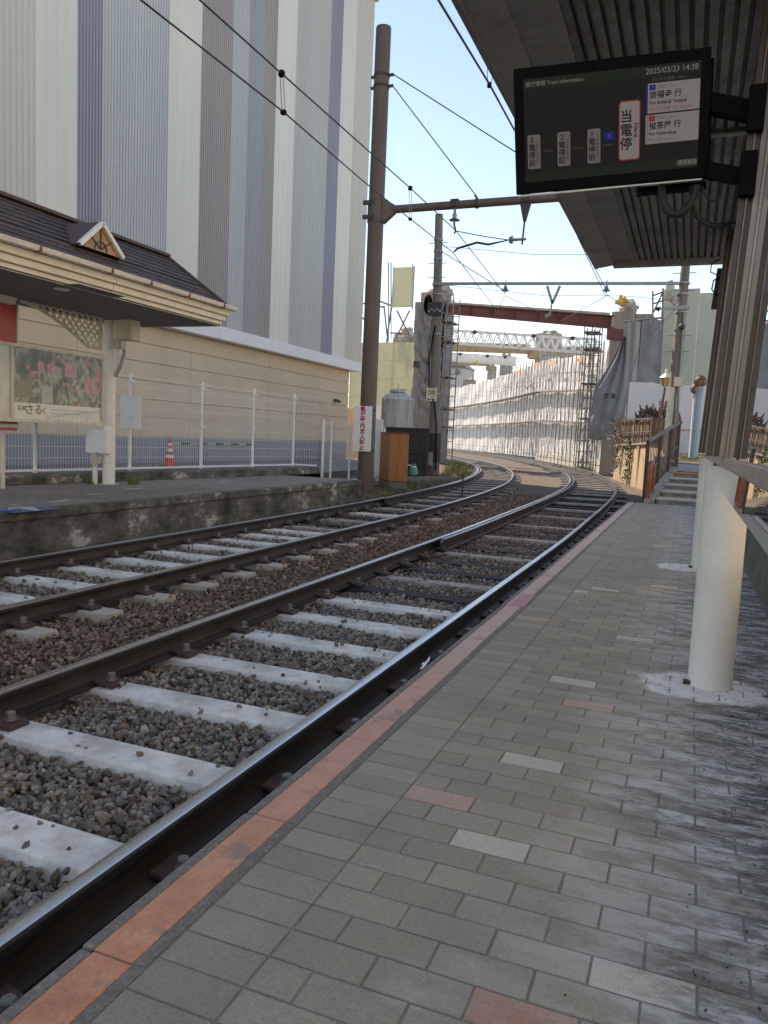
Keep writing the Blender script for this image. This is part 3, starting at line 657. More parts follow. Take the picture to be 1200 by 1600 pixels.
# columns: cream lower pillars that run up behind the screen to the roof
for k, (yy, xx, r_, lab) in enumerate(((3.87, .165, .098, 'thick cream round column standing nearest on the near platform'), (7.75, .165, .085, 'cream column farther along the near platform, half hidden behind the nearer one'))):
    c_ = thing('column', lab, 'column', (xx, yy, PZ), 'columns of the near platform shelter')
    mb = MB(); mb.lathe((xx, yy, PZ), [(r_ * 1.01, 0), (r_ * 1.0, .01), (r_, 1.0), (r_, CAMZ - .07 - PZ)], 40); mb.build('shaft', M['column'], c_, smooth=True)
    MB().box(xx - r_ - .02, xx - r_ + .03, yy - .05, yy - .02, PZ, PZ + .018).build('shim', M['plate'], c_)
# glass wind screen leaning slightly away from the track
SA = R(2.5)
XG = .142
scr = thing('glass_screen', 'tall mirror like glass wind screen in worn brown aluminium frames beside the platform', 'glass screen', (XG, 4, CAMZ - .048))
ca, sa = math.cos(SA), math.sin(SA)
def sp(u, y, h): return V(XG + u * ca + h * sa, y, CAMZ - .048 + h * ca - u * sa)      # u = out of the pane, h = up the pane from the sill
def sbox(u0, u1, y0, y1, h0, h1): return MB().hexa([sp(u0, y0, h0), sp(u1, y0, h0), sp(u1, y1, h0), sp(u0, y1, h0), sp(u0, y0, h1), sp(u1, y0, h1), sp(u1, y1, h1), sp(u0, y1, h1)])
YS, YE = -1.2, 7.95
HT = 2.0
sbox(0, .008, YS, YE, .022, HT - .03).build('glass_pane', M['glass'], scr)
sbox(.0, .008, YS, YE, -.127, -.022).build('lower_glass_strip', M['glass'], scr)
sbox(-.014, .03, YS, YE, -.021, .021).build('sill_rail', M['frame_light'], scr, bevel=.004)
sbox(-.018, .03, YS, YE, HT - .03, HT).build('head_rail', M['frame_light'], scr, bevel=.004)
def post(y, w=.07):
    p_ = sbox(-.082, -.0575, y - w, y + w, .022, HT - .031).build('mullion', M['frame_brown'], scr, bevel=.002)
    sbox(-.057, -.0525, y - w - .012, y + w, .022, HT - .033).build('edge_bead', M['frame_light'], p_, bevel=.001)
    sbox(-.052, -.0305, y - w + .012, y + w, .022, HT - .035).build('channel', M['frame_brown'], p_)
    sbox(-.030, -.0065, y - w - .004, y + w, .022, HT - .033).build('side_profile', M['frame_light'], p_, bevel=.002)
    sbox(-.0060, -.0005, y - w - .012, y + w, .022, HT - .035).build('edge_bead', M['frame_light'], p_)
    for h in (.32, 1.0): MB().cyl(sp(-.07, y - w - .004, h), sp(-.07, y - w + .001, h), .006, .006, 8).build('screw', M['dark_steel'], p_)
post(3.72); post(7.7)
# a dark device on the far end of the screen
q = at(1121, 450, y=7.9)
d_ = thing('speaker_box', 'slim dark box hanging with looped cables under the far end of the canopy', 'speaker', (q.x, 7.9, q.z))
MB().bar(at(1127, 420, y=7.9), at(1117, 483, y=7.9), .07, .07, V(1, 0, 0)).build('housing', M['dark_steel'], d_, bevel=.006)
MB().tube([at(1125, 405, y=7.9), at(1112, 412, y=7.85), at(1110, 425, y=7.85), at(1122, 430, y=7.85)], .006).build('cable', M['black'], d_)
MB().tube([at(1130, 432, y=7.85), at(1115, 438, y=7.85), at(1112, 452, y=7.85), at(1120, 462, y=7.85), at(1130, 455, y=7.85)], .007).build('cable', M['black'], d_)
# retaining wall behind the screen
b = MB(); b.grid(lambda u, v: (.56 + .12 * v + .018 * math.sin(u * 60) * math.sin(v * 9) + random.uniform(-.006, .006), -4 + u * 23, PZ - .3 + v * .95), 90, 10)
b.add([(.68, -4, PZ + .65), (1.1, -4, PZ + .65), (1.1, 19, PZ + .65), (.68, 19, PZ + .65)], [(0, 1, 2, 3)])
tag(b.build('retaining_wall', M['moss_wall'], smooth=True), 'dark mossy retaining wall behind the glass screen of the near platform', 'wall')
# unseen cream block added on the right to bounce warm sunlight onto the platform
ab = thing('bounce_block', 'added unseen cream block bouncing warm sunlight onto the near platform', 'building', (8, 4, .82))
MB().box(5.2, 13, -12, 16.5, .5, 12.5).build('wall', paint('warm cream render', (.78, .68, .52), .85, .05, .6), ab)
MB().box(5.0, 13.2, -12.2, 16.7, 12.5, 12.8).build('roof_slab', M['offwhite'], ab, bevel=.02)
for j in range(4):
    for k in range(7):
        y_ = -10.2 + k * 3.9; z_ = 1.9 + j * 2.75
        f_ = MB().box(5.16, 5.199, y_, y_ + 1.7, z_, z_ + 1.2).build('window_frame', M['white_metal'], ab)
        MB().box(5.14, 5.158, y_ + .06, y_ + 1.64, z_ + .06, z_ + 1.14).build('window_pane', M['houseroof'], f_)
    MB().box(5.1, 5.199, -12, 16.5, 1.3 + j * 2.75, 1.42 + j * 2.75).build('string_course', M['offwhite'], ab)
# --- display
TY = 3.36; K = TY / 2.5
TL = at(802.5, 107.5, y=TY); YAW, tilt, roll = R(16.5), R(12.1), R(5.9)     # turned, tipped forward and hung a little out of level
ex = V(math.cos(YAW), math.sin(YAW), 0); eh = ex.cross(V(0, 0, 1)); ez = V(0, 0, math.cos(tilt)) + eh * math.sin(tilt)
ex, ez = ex * math.cos(roll) + ez * math.sin(roll), ez * math.cos(roll) - ex * math.sin(roll)
K = 1.285; TW, TH = .808, .496
en = ex.cross(ez)                             # out of the screen, towards the viewer
TO = TL - ez * TH                             # lower left corner of the front
def tp(u, v, d=0): return TO + ex * u + ez * v + en * d
def tbox(u0, u1, v0, v1, d0, d1): return MB().hexa([tp(u0, v0, d0), tp(u1, v0, d0), tp(u1, v0, d1), tp(u0, v0, d1), tp(u0, v1, d0), tp(u1, v1, d0), tp(u1, v1, d1), tp(u0, v1, d1)])
tv = thing('information_display', 'black tram information screen hanging under the near platform canopy', 'display', tp(TW / 2, 0, -.05))
cs = tbox(0, TW, 0, TH, -.05, 0).build('casing', M['black'], tv, bevel=.006)
scn = tbox(.030 * K, TW - .032 * K, .034 * K, TH - .036 * K, .0, .0025).build('screen', M['screen'], tv)
SX0, SX1, SZ0, SZ1 = .030 * K, TW - .032 * K, .034 * K, TH - .036 * K
SW, SH = SX1 - SX0, SZ1 - SZ0
def sc_box(a, b_, c_, d_, mat, name, dd=.0027, th=.0006):
    return tbox(SX0 + a * SW, SX0 + b_ * SW, SZ0 + c_ * SH, SZ0 + d_ * SH, dd, dd + th).build(name, mat, scn)
sc_box(.0, 1, .90, 1.0, M['screen_bar'], 'top_bar'); sc_box(.0, 1, .0, .09, M['screen_bar'], 'bottom_bar')
def stext(body, u, v, size, mat, name='lettering', align='LEFT', vertical=False, rot=False, bold=0.0, dd=.0046):
    o_ = tp(SX0 + u * SW, SZ0 + v * SH, dd); size *= K; bold *= K
    if rot: return text(body, size, mat, scn, o_, -ez, ex, 'CENTER', name, .0003, bold=bold)
    return text(body, size, mat, scn, o_, ex, ez, align, name, .0003, vertical, 1.02, bold)
stext('運行情報 Tram information', .01, .945, .0165, M['scr_text'])
stext('2025/03/23 14:38', .985, .945, .0235, M['scr_text'], align='RIGHT')
stext('次に来る電車 / Next', .725, .865, .0125, M['scr_dim'])
def rcard(u0, u1, v0, v1, r_, mat, name, dd=.0028):
    pts = []; r_ *= K; a0, b0 = SX0 + u0 * SW, SZ0 + v0 * SH; a1, b1 = SX0 + u1 * SW, SZ0 + v1 * SH
    for cx0, cy0, s0 in ((a1 - r_, b1 - r_, 0), (a0 + r_, b1 - r_, 1), (a0 + r_, b0 + r_, 2), (a1 - r_, b0 + r_, 3)):
        for k in range(5):
            an = (s0 + k / 4) * math.pi / 2; pts.append(tp(cx0 + math.cos(an) * r_, cy0 + math.sin(an) * r_, dd))
    return MB().prism(pts, en * .0006).build(name, mat, scn)
CW = .075
for k, (u, num, en_t) in enumerate(((.017, '3', '3 stops before'), (.192, '2', '2 stops before'), (.366, '1', '1 stop before'))):
    rcard(u, u + CW, .13, .465, .006, M['scr_card'], 'stop_card')
    stext(num + '電停前', u + .026, .297, .0235, M['scr_dark'], vertical=True, align='CENTER', bold=.0003)
    stext(en_t, u + .058, .297, .0115, M['scr_dark'], rot=True)
rcard(.545, .668, .125, .70, .010, M['scr_red'], 'here_outline')
rcard(.551, .662, .137, .688, .008, M['scr_white'], 'here_card', .0036)
stext('当電停', .588, .41, .041, M['scr_dark'], vertical=True, align='CENTER', bold=.0006)
stext('Here', .643, .41, .021, M['scr_dark'], rot=True, bold=.0003)
for k, u in enumerate((.103, .277, .452)):
    stext('›››››››››', u, .297, .013, M['scr_dim'])
rcard(.463, .52, .34, .42, .003, M['scr_blue'], 'line_badge'); stext('1', .4915, .38, .018, M['scr_text'], align='CENTER')
sc_box(.708, .998, .555, .835, M['scr_white'], 'departure_card'); sc_box(.698, .706, .555, .835, M['scr_blue'], 'line_stripe')
sc_box(.708, .998, .262, .54, M['scr_white'], 'departure_card'); sc_box(.698, .706, .262, .54, M['scr_white'], 'line_stripe')
for v0, bd, num, ln, jp, enl, st_, red in ((.555, 'scr_blue', '1', '1系統 / Line 1', '崇福寺 行', 'For Sofukuji Temple', 'まもなく到着 / Arriving soon', True), (.262, 'scr_red', '3', '3系統 / Line 3', '蛍茶屋 行', 'For Hotarujaya', '約 6 分後 / 6min', False)):
    rcard(.716, .75, v0 + .215, v0 + .268, .002, M[bd], 'line_badge', .0034); stext(num, .733, v0 + .242, .013, M['scr_text'], align='CENTER')
    stext(ln, .758, v0 + .242, .0115, M['scr_dim']); stext(jp, .716, v0 + .165, .024, M['scr_dark'], bold=.0004); stext(enl, .716, v0 + .095, .0145, M['scr_dark'], bold=.0003)
    stext(st_, .716, v0 + .035, .0115, M['scr_red'] if red else M['scr_dim'])
sc_box(.88, .995, .022, .082, M['scr_dim'], 'status_box'); stext('通常運行', .9375, .052, .0155, M['scr_text'], align='CENTER')
# grille along the underside catches the light
g_ = MB()
for k in range(58): u = (.02 + k * .0102) * K; g_.hexa([tp(u, -.004, -.045), tp(u + .006, -.004, -.045), tp(u + .006, -.004, -.006), tp(u, -.004, -.006), tp(u, -.0005, -.045), tp(u + .006, -.0005, -.045), tp(u + .006, -.0005, -.006), tp(u, -.0005, -.006)])
tbox(.01, TW - .02, -.0095, -.0045, -.046, -.002).build('underside_grille', M['white_metal'], tv)
# bracket arms and cables
MB().bar(tp(TW * .66, -.03, -.09), tp(TW + .02, -.03, -.09), .035, .032).build('mount_rail', M['black'], tv)
pf = sp(-.07, 3.66, 0)
for v_, h_ in ((.66, .075), (.12, .06)):
    z_ = tp(0, TH * v_).z; px_ = sp(-.06, 3.66, z_ - CAMZ + .048).x
    MB().bar(tp(TW - .08, TH * v_, -.09), V(px_ + .02, 3.69, z_), .06, h_).build('wall_arm', M['black'], tv)
    MB().box(px_ - .035, px_ + .03, 3.60, 3.645, z_ - .09, z_ + .09).build('clamp_plate', M['black'], tv, bevel=.004)
tbox(TW - .10, TW + .028, -.005, TH - .03, -.13, -.055).build('side_housing', M['black'], tv, bevel=.004)
tbox(TW + .0, TW + .05, TH * .76, TH * .93, -.22, -.14).build('junction_box', M['grey_box'], tv, bevel=.004)
yb = TY + .34
def cable(pts, r_, nm, lab):
    o_ = MB(); P_ = [Vector(p) for p in pts]; out_ = []
    for i in range(len(P_) - 1):
        p0, p1, p2, p3 = P_[max(i - 1, 0)], P_[i], P_[i + 1], P_[min(i + 2, len(P_) - 1)]
        for k in range(6):
            u = k / 6; out_.append(.5 * (2 * p1 + (p2 - p0) * u + (2 * p0 - 5 * p1 + 4 * p2 - p3) * u * u + (3 * p1 - p0 - 3 * p2 + p3) * u**3))
    out_.append(P_[-1]); o_.tube(out_, r_, 10); return o_.build(nm, M['black_rubber'], tv, smooth=True)
cable([at(1034, 285, y=yb), at(1035, 310, y=yb), at(1046, 332, y=yb), at(1064, 333, y=yb), at(1080, 316, y=yb), at(1090, 290, y=yb)], .0175, 'thick_cable', '')
cable([at(1080, 290, y=yb + .05), at(1085, 330, y=yb + .05), at(1103, 349, y=yb + .05), at(1125, 353, y=yb + .05), at(1147, 347, y=yb + .10), at(1158, 340, y=3.75)], .0115, 'thick_cable', '')
cable([at(1098, 292, y=yb), at(1103, 306, y=yb), at(1114, 314, y=yb), at(1124, 305, y=yb), at(1128, 286, y=yb)], .004, 'thin_cable', '')
q = at(1018, 303, y=5.4)
l_ = thing('ceiling_lamp', 'round lamp fixed under the canopy just below the display', 'lamp', (q.x, q.y, CZ + .04))
MB().lathe((q.x, q.y, q.z + .03), [(.11, 0), (.12, .02), (.12, .035), (.09, .05)], 24).build('lamp_rim', M['dark_steel'], l_, smooth=True)
MB().lathe((q.x, q.y, q.z + .018), [(.03, 0), (.085, .006), (.10, .014)], 24).build('lamp_lens', M['grey_box'], l_, smooth=True)
MB().cyl((q.x, q.y, q.z + .08), (q.x, q.y, CZ + .05), .02).build('stem', M['dark_steel'], l_)
# ------------------------------------------------------------------ stairs, hoop rail, railing at the platform end
SX = (-.62, .55)
ste = [16.2, 16.95, 17.75, 18.55, 19.35]
st_t = thing('stairs', 'flight of five dark stone steps leading up from the platform end', 'stairs', (-.1, 16.2, PZ))
for k, yy in enumerate(ste):
    z1 = PZ + .112 * (k + 1); xl_ = SX[0] + .05 + .05 * k
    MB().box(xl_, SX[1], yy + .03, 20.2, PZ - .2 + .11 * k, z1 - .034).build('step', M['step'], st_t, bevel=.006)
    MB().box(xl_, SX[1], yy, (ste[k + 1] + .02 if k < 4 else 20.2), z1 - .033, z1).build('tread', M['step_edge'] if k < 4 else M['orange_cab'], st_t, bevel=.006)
MB().hexa([(-.80, 16.1, -.28), (-.60, 16.1, -.28), (-.26, 20.3, -.28), (-.46, 20.3, -.28), (-.80, 16.1, PZ + .08), (-.60, 16.1, PZ + .08), (-.26, 20.3, PZ + .66), (-.46, 20.3, PZ + .66)]).build('side_wall', M['step'], st_t)
gsheet('path', M['step'], [(-.28, 19.9, .785), (.9, 19.9, .785), (.9, 23.5, .90), (-.40, 23.5, .90)])
hp = thing('hoop_rail', 'rusty orange hoop handrail standing at the foot of the stairs', 'handrail', (-.74, 16, PZ))
pa, pb = at(1011, 786, z=PZ), at(1020, 781, z=PZ); pb.y = pa.y + .62; pb.x = pa.x + .03
hh = at(1016, 722, y=pa.y).z - .02; pts = [pa, V(pa.x, pa.y, hh - .14)]
for k in range(1, 9):
    an = math.pi * k / 9; pts.append(V(pa.x + (pb.x - pa.x) * (1 - math.cos(an)) / 2, pa.y + (pb.y - pa.y) * (1 - math.cos(an)) / 2, hh - .14 + .14 * math.sin(an)))
pts += [V(pb.x, pb.y, hh - .14), pb]
MB().tube(pts, .055, 14).build('hoop', M['hoop'], hp, smooth=True)
for p_ in (pa, pb): MB().cyl(p_, p_ + V(0, 0, .02), .075, .075, 14).build('foot_flange', M['hoop'], hp)
rl = thing('stair_railing', 'dark brown barred railing climbing beside the stone steps', 'railing', (-.7, 16.3, PZ))
ra, rb_ = at(1013, 690, y=16.4), at(1062, 660, y=21.2)
ba, bb_ = V(ra.x, ra.y, PZ + .10), V(rb_.x, rb_.y, at(1060, 728, y=21.2).z)
MB().bar(ra + V(0, -.1, 0), rb_ + V(0, .1, 0), .07, .06).build('top_rail', M['brown_rail'], rl, bevel=.006)
MB().bar(ba, bb_, .05, .05).build('bottom_rail', M['brown_rail'], rl)
MB().bar(ba * .55 + ra * .45, bb_ * .55 + rb_ * .45, .03, .025).build('middle_rail', M['brown_rail'], rl)
for k in range(25):
    u = k / 24; lo = ba.lerp(bb_, u); hi = ra.lerp(rb_, u); big = k % 8 == 0
    MB().bar(lo - V(0, 0, .12 if big else 0), hi, .075 if big else .016, .075 if big else .016, V(0, 1, 0)).build('railing_post' if big else 'baluster', M['brown_rail'], rl)
# ------------------------------------------------------------------ far platform and its shelter
FX = -6.62
b = MB(); b.box(-10.6, FX, -3, 15.35, -.29, FZ - .004); struct(b.build('far_platform', M['plat_face']))
gsheet('far_platform_paving', M['far_paving'], [(-10.6, -3, FZ), (FX - .10, -3, FZ), (FX - .10, 15.35, FZ), (-10.6, 15.35, FZ)])
b = MB(); y = -3
while y < 15.3: b.box(FX - .10, FX + .025, y + .003, min(y + .9, 15.36) - .003, FZ - .10, FZ + .006 + random.uniform(-.002, .002)); y += .9
struct(b.build('far_platform_kerb', M['plat_face'], bevel=.012))
b = MB(); b.box(FX - .17, FX - .102, -3, 15.3, FZ - .02, FZ + .004); struct(b.build('far_edge_line', paint('worn brown edge line', (.20, .125, .095), .8, .2, 4))) 
# ground marks on the far platform
q = at(36, 796, z=FZ)
gm = tag(MB().box(q.x - .16, q.x + .22, q.y - .32, q.y + .34, FZ + .001, FZ + .005).build('wheelchair_mark', M['blue_mark']), 'blue square wheelchair mark painted on the far platform', 'ground mark')
mk = MB(); z0 = FZ + .0075
def wp(a, b_): return (q.x + .03 + b_, q.y + a, z0)
ring = [wp(-.02 + .13 * math.cos(a), -.04 + .10 * math.sin(a)) for a in [R(-150 + 30 * k) for k in range(10)]]
mk.tube(ring, .012, 4)
mk.tube([wp(-.02, .15), wp(-.02, .03), wp(.1, .03), wp(.15, -.1)], .014, 4); mk.tube([wp(-.02, .10), wp(.08, .10)], .012, 4); mk.cyl(wp(-.02, .19), V(*wp(-.02, .19)) + V(0, 0, .004), .03, .03, 10)
mk.build('wheelchair_figure', M['far_white_mark'], gm)
for k, (px, py) in enumerate(((92, 783), (147, 772), (208, 764), (350, 752))):
    q = at(px, py, z=FZ); tag(MB().box(q.x - .04, q.x + .04, q.y - .16, q.y + .16, FZ + .001, FZ + .004).build('bay_mark', M['far_white_mark']), ['pale dash on the far platform nearest the blue mark', 'pale dash in front of the shelter column', 'pale dash right of the shelter column', 'faint pale dash farthest along the far platform'][k], 'ground mark', 'worn dashes on the far platform')
# kerb at the back
KA, KB, KC = at(0, 757, z=FZ), at(300, 745, z=FZ), at(499, 740, z=FZ)
kdir = (KB - KA).normalized()
KS = KA - kdir * 8; KE = KC
kr = V(kdir.y, -kdir.x, 0)
b = MB(); L0 = (KE - KS).length; s_ = 0; KH = .15
while s_ < L0 - .05:
    e_ = min(s_ + 1.2, L0); p0 = KS.lerp(KE, s_ / L0); p1 = KS.lerp(KE, (e_ - .006) / L0)
    b.hexa([p0, p1, p1 - kr * .3, p0 - kr * .3] + [p + V(0, 0, KH) for p in (p0, p1, p1 - kr * .3, p0 - kr * .3)]); s_ = e_
struct(b.build('back_kerb', M['plat_face'], bevel=.01))
KT = FZ + KH
# mesh fence on the kerb
fe = thing('mesh_fence', 'white welded mesh fence with round posts behind the far platform', 'fence', (KA.x - .15, 12, KT))
FOFF = -kr * .13
def fpt(px): # point on the fence line under photo column px
    d = ray(px, 735); a = KS + FOFF; n_ = V(kr.x, kr.y, 0); tt = (a.x * n_.x + a.y * n_.y) / (d.x * n_.x + d.y * n_.y); return V(d.x * tt, d.y * tt, KT)
fps = [fpt(p) for p in (-190, -60, 55, 203, 314, 394, 457)]
tops = [None, None, None, at(205, 577, x=fps[3].x).z, at(314, 592, x=fps[4].x).z, at(396, 605, x=fps[5].x).z, at(459, 620, x=fps[6].x).z]
HF = 1.70
fend = KE + FOFF + V(0, 0, KH); fps_z = KT + HF
print('fence tops', [round(t - KT, 2) if t else None for t in tops])
for p in fps:
    pp = MB().cyl(p, V(p.x, p.y, KT + HF + .06), .035, .035, 12).build('fence_post', M['white_metal'], fe, smooth=True)
    for hh_ in (.05, .85, 1.62): MB().box(p.x - .02, p.x + .055, p.y - .05, p.y + .05, KT + hh_ - .015, KT + hh_ + .015).build('post_clamp', M['white_metal'], pp)
def mesh_panel(a, b_, z0, z1, par, sp=.055, rows=(0, .06, .62, .68, .9, 1.0), nm='mesh_panel', off=V(.04, 0, 0), rr=.0024):
    mb = MB(); L = (b_ - a).length; n_ = max(2, int(L / sp)); d_ = (b_ - a).normalized()
    for k in range(n_ + 1):
        p = a.lerp(b_, k / n_) + off; mb.cyl(V(p.x, p.y, z0), V(p.x, p.y, z1), rr, rr, 4, False)
    for h in rows:
        z = z0 + (z1 - z0) * h; mb.bar(V(a.x, a.y, z) + off, V(b_.x, b_.y, z) + off, .005, .005)
    mb.bar(V(a.x, a.y, z0 - .02) + off, V(b_.x, b_.y, z0 - .02) + off, .035, .03)
    return mb.build(nm, M['white_metal'], par)
ch = fps + [fend]
for a, b_ in zip(ch[:-1], ch[1:]): mesh_panel(a, b_, KT + .06, KT + HF, fe, rows=tuple(k / 9 for k in range(10)))
# lower fence and gate beyond the kerb
lf = thing('mesh_gate', 'lower white mesh gate between the kerb end and the brown pole', 'gate', (-9, 18, .1))
lps = [at(502, 738, z=.13), at(515, 737, z=.10), at(545, 738, z=.05), at(600, 737, z=.02)]
lps = [V(p.x, p.y, 0.05) for p in (at(503, 738, y=17.4), at(516, 738, y=17.9), at(545, 738, y=19.0), at(598, 738, y=21.5))]
for k, p in enumerate(lps):
    MB().cyl(V(p.x, p.y, -.1), V(p.x, p.y, at(0, 640, y=p.y).z if False else 1.68 - .04 * k), .034, .034, 10).build('gate_post', M['white_metal'], lf, smooth=True)
for a, b_ in zip(lps[:-1], lps[1:]): mesh_panel(a, b_, .12, 1.62, lf, sp=.06, rows=(0, .03, .33, .36, .5, .66, .97, 1.0))
# blank plate on the first post
p = fps[3]
pl = thing('blank_plate', 'blank white plate mounted on the fence post beside the shelter column', 'plate', (p.x + .1, p.y, KT + .6))
a_, b_ = at(189, 618, y=p.y - .08), at(220, 671, y=p.y - .08)
MB().box(a_.x, b_.x, p.y - .09, p.y - .075, b_.z, a_.z).build('plate_sheet', M['white_metal'], pl, bevel=.004)
for z in (a_.z - .12, b_.z + .12): MB().bar((p.x - .12, p.y - .06, z), (p.x + .12, p.y - .06, z), .03, .025).build('plate_strap', M['galv'], pl)
# traffic cone and its bar behind the fence
q = at(265, 733, z=.30)
q = V(q.x - .9, q.y * (q.x - .9) / q.x, .29)
cz0 = q.z
cn = thing('traffic_cone', 'red traffic cone with white bands behind the mesh fence', 'traffic cone', q)
MB().box(q.x - .19, q.x + .19, q.y - .19, q.y + .19, cz0, cz0 + .03).build('cone_base', M['black_rubber'], cn, bevel=.01)
def rad(h): return .135 - .105 * h / .68
hs = [0, .2, .28, .36, .44, .52, .58, .68]; mats = ['red', 'white', 'red', 'white', 'red', 'white', 'red']
for k in range(7): MB().cyl(q + V(0, 0, .03 + hs[k]), q + V(0, 0, .03 + hs[k + 1]), rad(hs[k]), rad(hs[k + 1]), 20).build('cone_body' if mats[k] == 'red' else 'cone_band', M[mats[k]], cn, smooth=True)
br_ = thing('cone_bar', 'black and yellow bar running from the traffic cone along the wall', 'bar', q + V(0, 0, .6))
for k in range(10):
    MB().cyl(q + V(.0, .06 + k * .4, .60), q + V(0, .06 + k * .4 + .4, .60), .016, .016, 8).build('bar_section', M['black'] if k % 2 else M['yellow'], br_)
# shelter
sh = thing('shelter_roof', 'dark slate hipped shelter roof with cream fascia over the far platform', 'roof', (-8.05, 6, FZ + 2.6))
EX0, EX1, EY1, EY0, EZ = -7.0, -9.1, 10.7, -2.0, CAMZ + 1.92
RX, RY, RZ = -8.05, 10.42, CAMZ + 2.72
MB().add([(EX0, EY0, EZ), (EX0, EY1, EZ), (RX, RY, RZ), (RX, EY0, RZ)], [(0, 1, 2, 3)]).add([(EX0, EY1, EZ), (EX1, EY1, EZ), (RX, RY, RZ)], [(0, 1, 2)]).add([(EX1, EY0, EZ), (EX1, EY1, EZ), (RX, RY, RZ), (RX, EY0, RZ)], [(3, 2, 1, 0)]).build('slate_covering', M['slate'], sh, solid=0)
MB().bar((RX, EY0, RZ + .015), (RX, RY + .02, RZ + .015), .16, .05).build('ridge_cap', M['roof_cap'], sh, bevel=.01)
MB().bar((RX, RY, RZ + .012), (EX0, EY1, EZ + .012), .10, .05).build('hip_cap', M['roof_cap'], sh, bevel=.01)
# slate courses stand a little proud so that the rows catch the light
cr = MB()
for k in range(1, 10):
    u = k / 10; p0 = V(EX0, EY0, EZ).lerp(V(RX, EY0, RZ), u); p1 = V(EX0, EY1, EZ).lerp(V(RX, RY, RZ), u); cr.bar(p0 + V(.008, 0, .006), p1 + V(.008, -.02, .006), .014, .010)
cr.build('slate_course', M['slate'], sh)
def fascia(u0, u1, z0, z1, nm, mat, out_):
    yj = [EY0, 3.0, 5.6, 8.1, EY1]
    for a, b_ in zip(yj[:-1], yj[1:]):
        MB().box(EX0 - .06 - out_[1], EX0 - .06 + out_[0], a + .004, b_ - .004 + (out_[0] if b_ == EY1 else 0), z0, z1).build(nm, mat, sh, bevel=.006)
    MB().box(EX1, EX0 - .06 - out_[1] - .001, EY1 - .06, EY1 - .06 + out_[0] + .03, z0, z1).build(nm, mat, sh, bevel=.006)
fascia(0, 0, EZ - .11, EZ - .025, 'fascia_board', M['cream_trim'], (.03, .08))
fascia(0, 0, EZ - .195, EZ - .113, 'fascia_board', M['cream_trim'], (-.015, .08))
fascia(0, 0, EZ - .28, EZ - .198, 'fascia_board', M['cream_trim'], (-.06, .08))
gu = sh
MB().prism([(EX0 - .03, EY0, EZ - .022), (EX0 + .07, EY0, EZ - .022), (EX0 + .09, EY0, EZ + .035), (EX0 - .03, EY0, EZ + .035)], (0, EY1 - EY0 + .10, 0)).build('gutter', M['gutter'], sh, bevel=.006)
for yy in (5.0, 6.75, 7.9, 8.65, 9.5, 10.4): MB().box(EX0 - .02, EX0 + .096, yy - .012, yy + .012, EZ - .028, EZ + .04).build('gutter_bracket', M['hoop'], sh)
MB().box(EX1, EX0 - .12, EY0, EY1 - .10, EZ - .272, EZ - .255).build('soffit', M['soffit'], sh)
q = at(97, 452, z=EZ - .275); MB().lathe((q.x, q.y, EZ - .287), [(.05, 0), (.09, .004), (.10, .014)], 20).build('downlight', M['white_metal'], sh, smooth=True)
q2 = at(140, 455, z=EZ - .275); MB().box(q2.x - .22, q2.x + .22, q2.y - .42, q2.y + .42, EZ - .2755, EZ - .2725).build('access_hatch', M['soffit'], sh)
# dormer
dA, dB = at(122, 380, x=-7.28), at(190, 405, x=-7.28); dC = at(158, 352, x=-7.28); dC.y = (dA.y + dB.y) / 2; dB.z = dA.z = (dA.z + dB.z) / 2
back = -8.02
dm = MB().add([dA + V(.03, -.03, 0), dC + V(.03, 0, .045), (back, dC.y, dC.z + .045), (back + .35, dA.y - .03, dA.z)], [(0, 1, 2, 3)]).add([dB + V(.03, .03, 0), dC + V(.03, 0, .045), (back, dC.y, dC.z + .045), (back + .35, dB.y + .03, dB.z)], [(3, 2, 1, 0)]).build('dormer_roof', M['roof_cap'], sh, solid=.03)
gf = MB().prism([dA, dB, dC], (-.02, 0, 0)).build('dormer_glass', M['amber'], sh)
for a, b_ in ((dA, dC), (dB, dC)): MB().bar(a + V(.02, 0, 0), b_ + V(.02, 0, .02), .05, .055, V(1, 0, 0)).build('dormer_trim', M['white'], gf)
mid = (dA + dB) / 2
for u in (.25, .5, .75):
    e_ = dA.lerp(dC, u * 2) if u <= .5 else dB.lerp(dC, (1 - u) * 2); MB().bar(mid + V(.006, 0, .02), e_ + V(.006, 0, 0), .014, .012, V(1, 0, 0)).build('dormer_bar', M['dark_steel'], gf)
ar = MB(); ar.tube([mid + V(.008, .11 * math.cos(a), .11 * math.sin(a) + .01) for a in [math.pi * k / 8 for k in range(9)]], .008, 5); ar.build('dormer_bar', M['dark_steel'], gf)
# shelter column
cxx, cyy = -8.74, 9.93
sc_ = thing('shelter_column', 'white steel column carrying the right end of the far shelter', 'column', (cxx, cyy, FZ))
ctop = EZ - .273
MB().cyl((cxx, cyy, FZ), (cxx, cyy, ctop), .098, .092, 28).build('shaft', M['white'], sc_, smooth=True)
for z in (.35, .95, 1.75): MB().cyl((cxx, cyy, FZ + z), (cxx, cyy, FZ + z + .008), .101, .101, 28).build('shaft_joint', M['offwhite'], sc_, smooth=True)
MB().cyl((cxx, cyy, FZ + .001), (cxx, cyy, FZ + .012), .16, .15, 20).build('mortar_collar', M['mortar'], sc_)
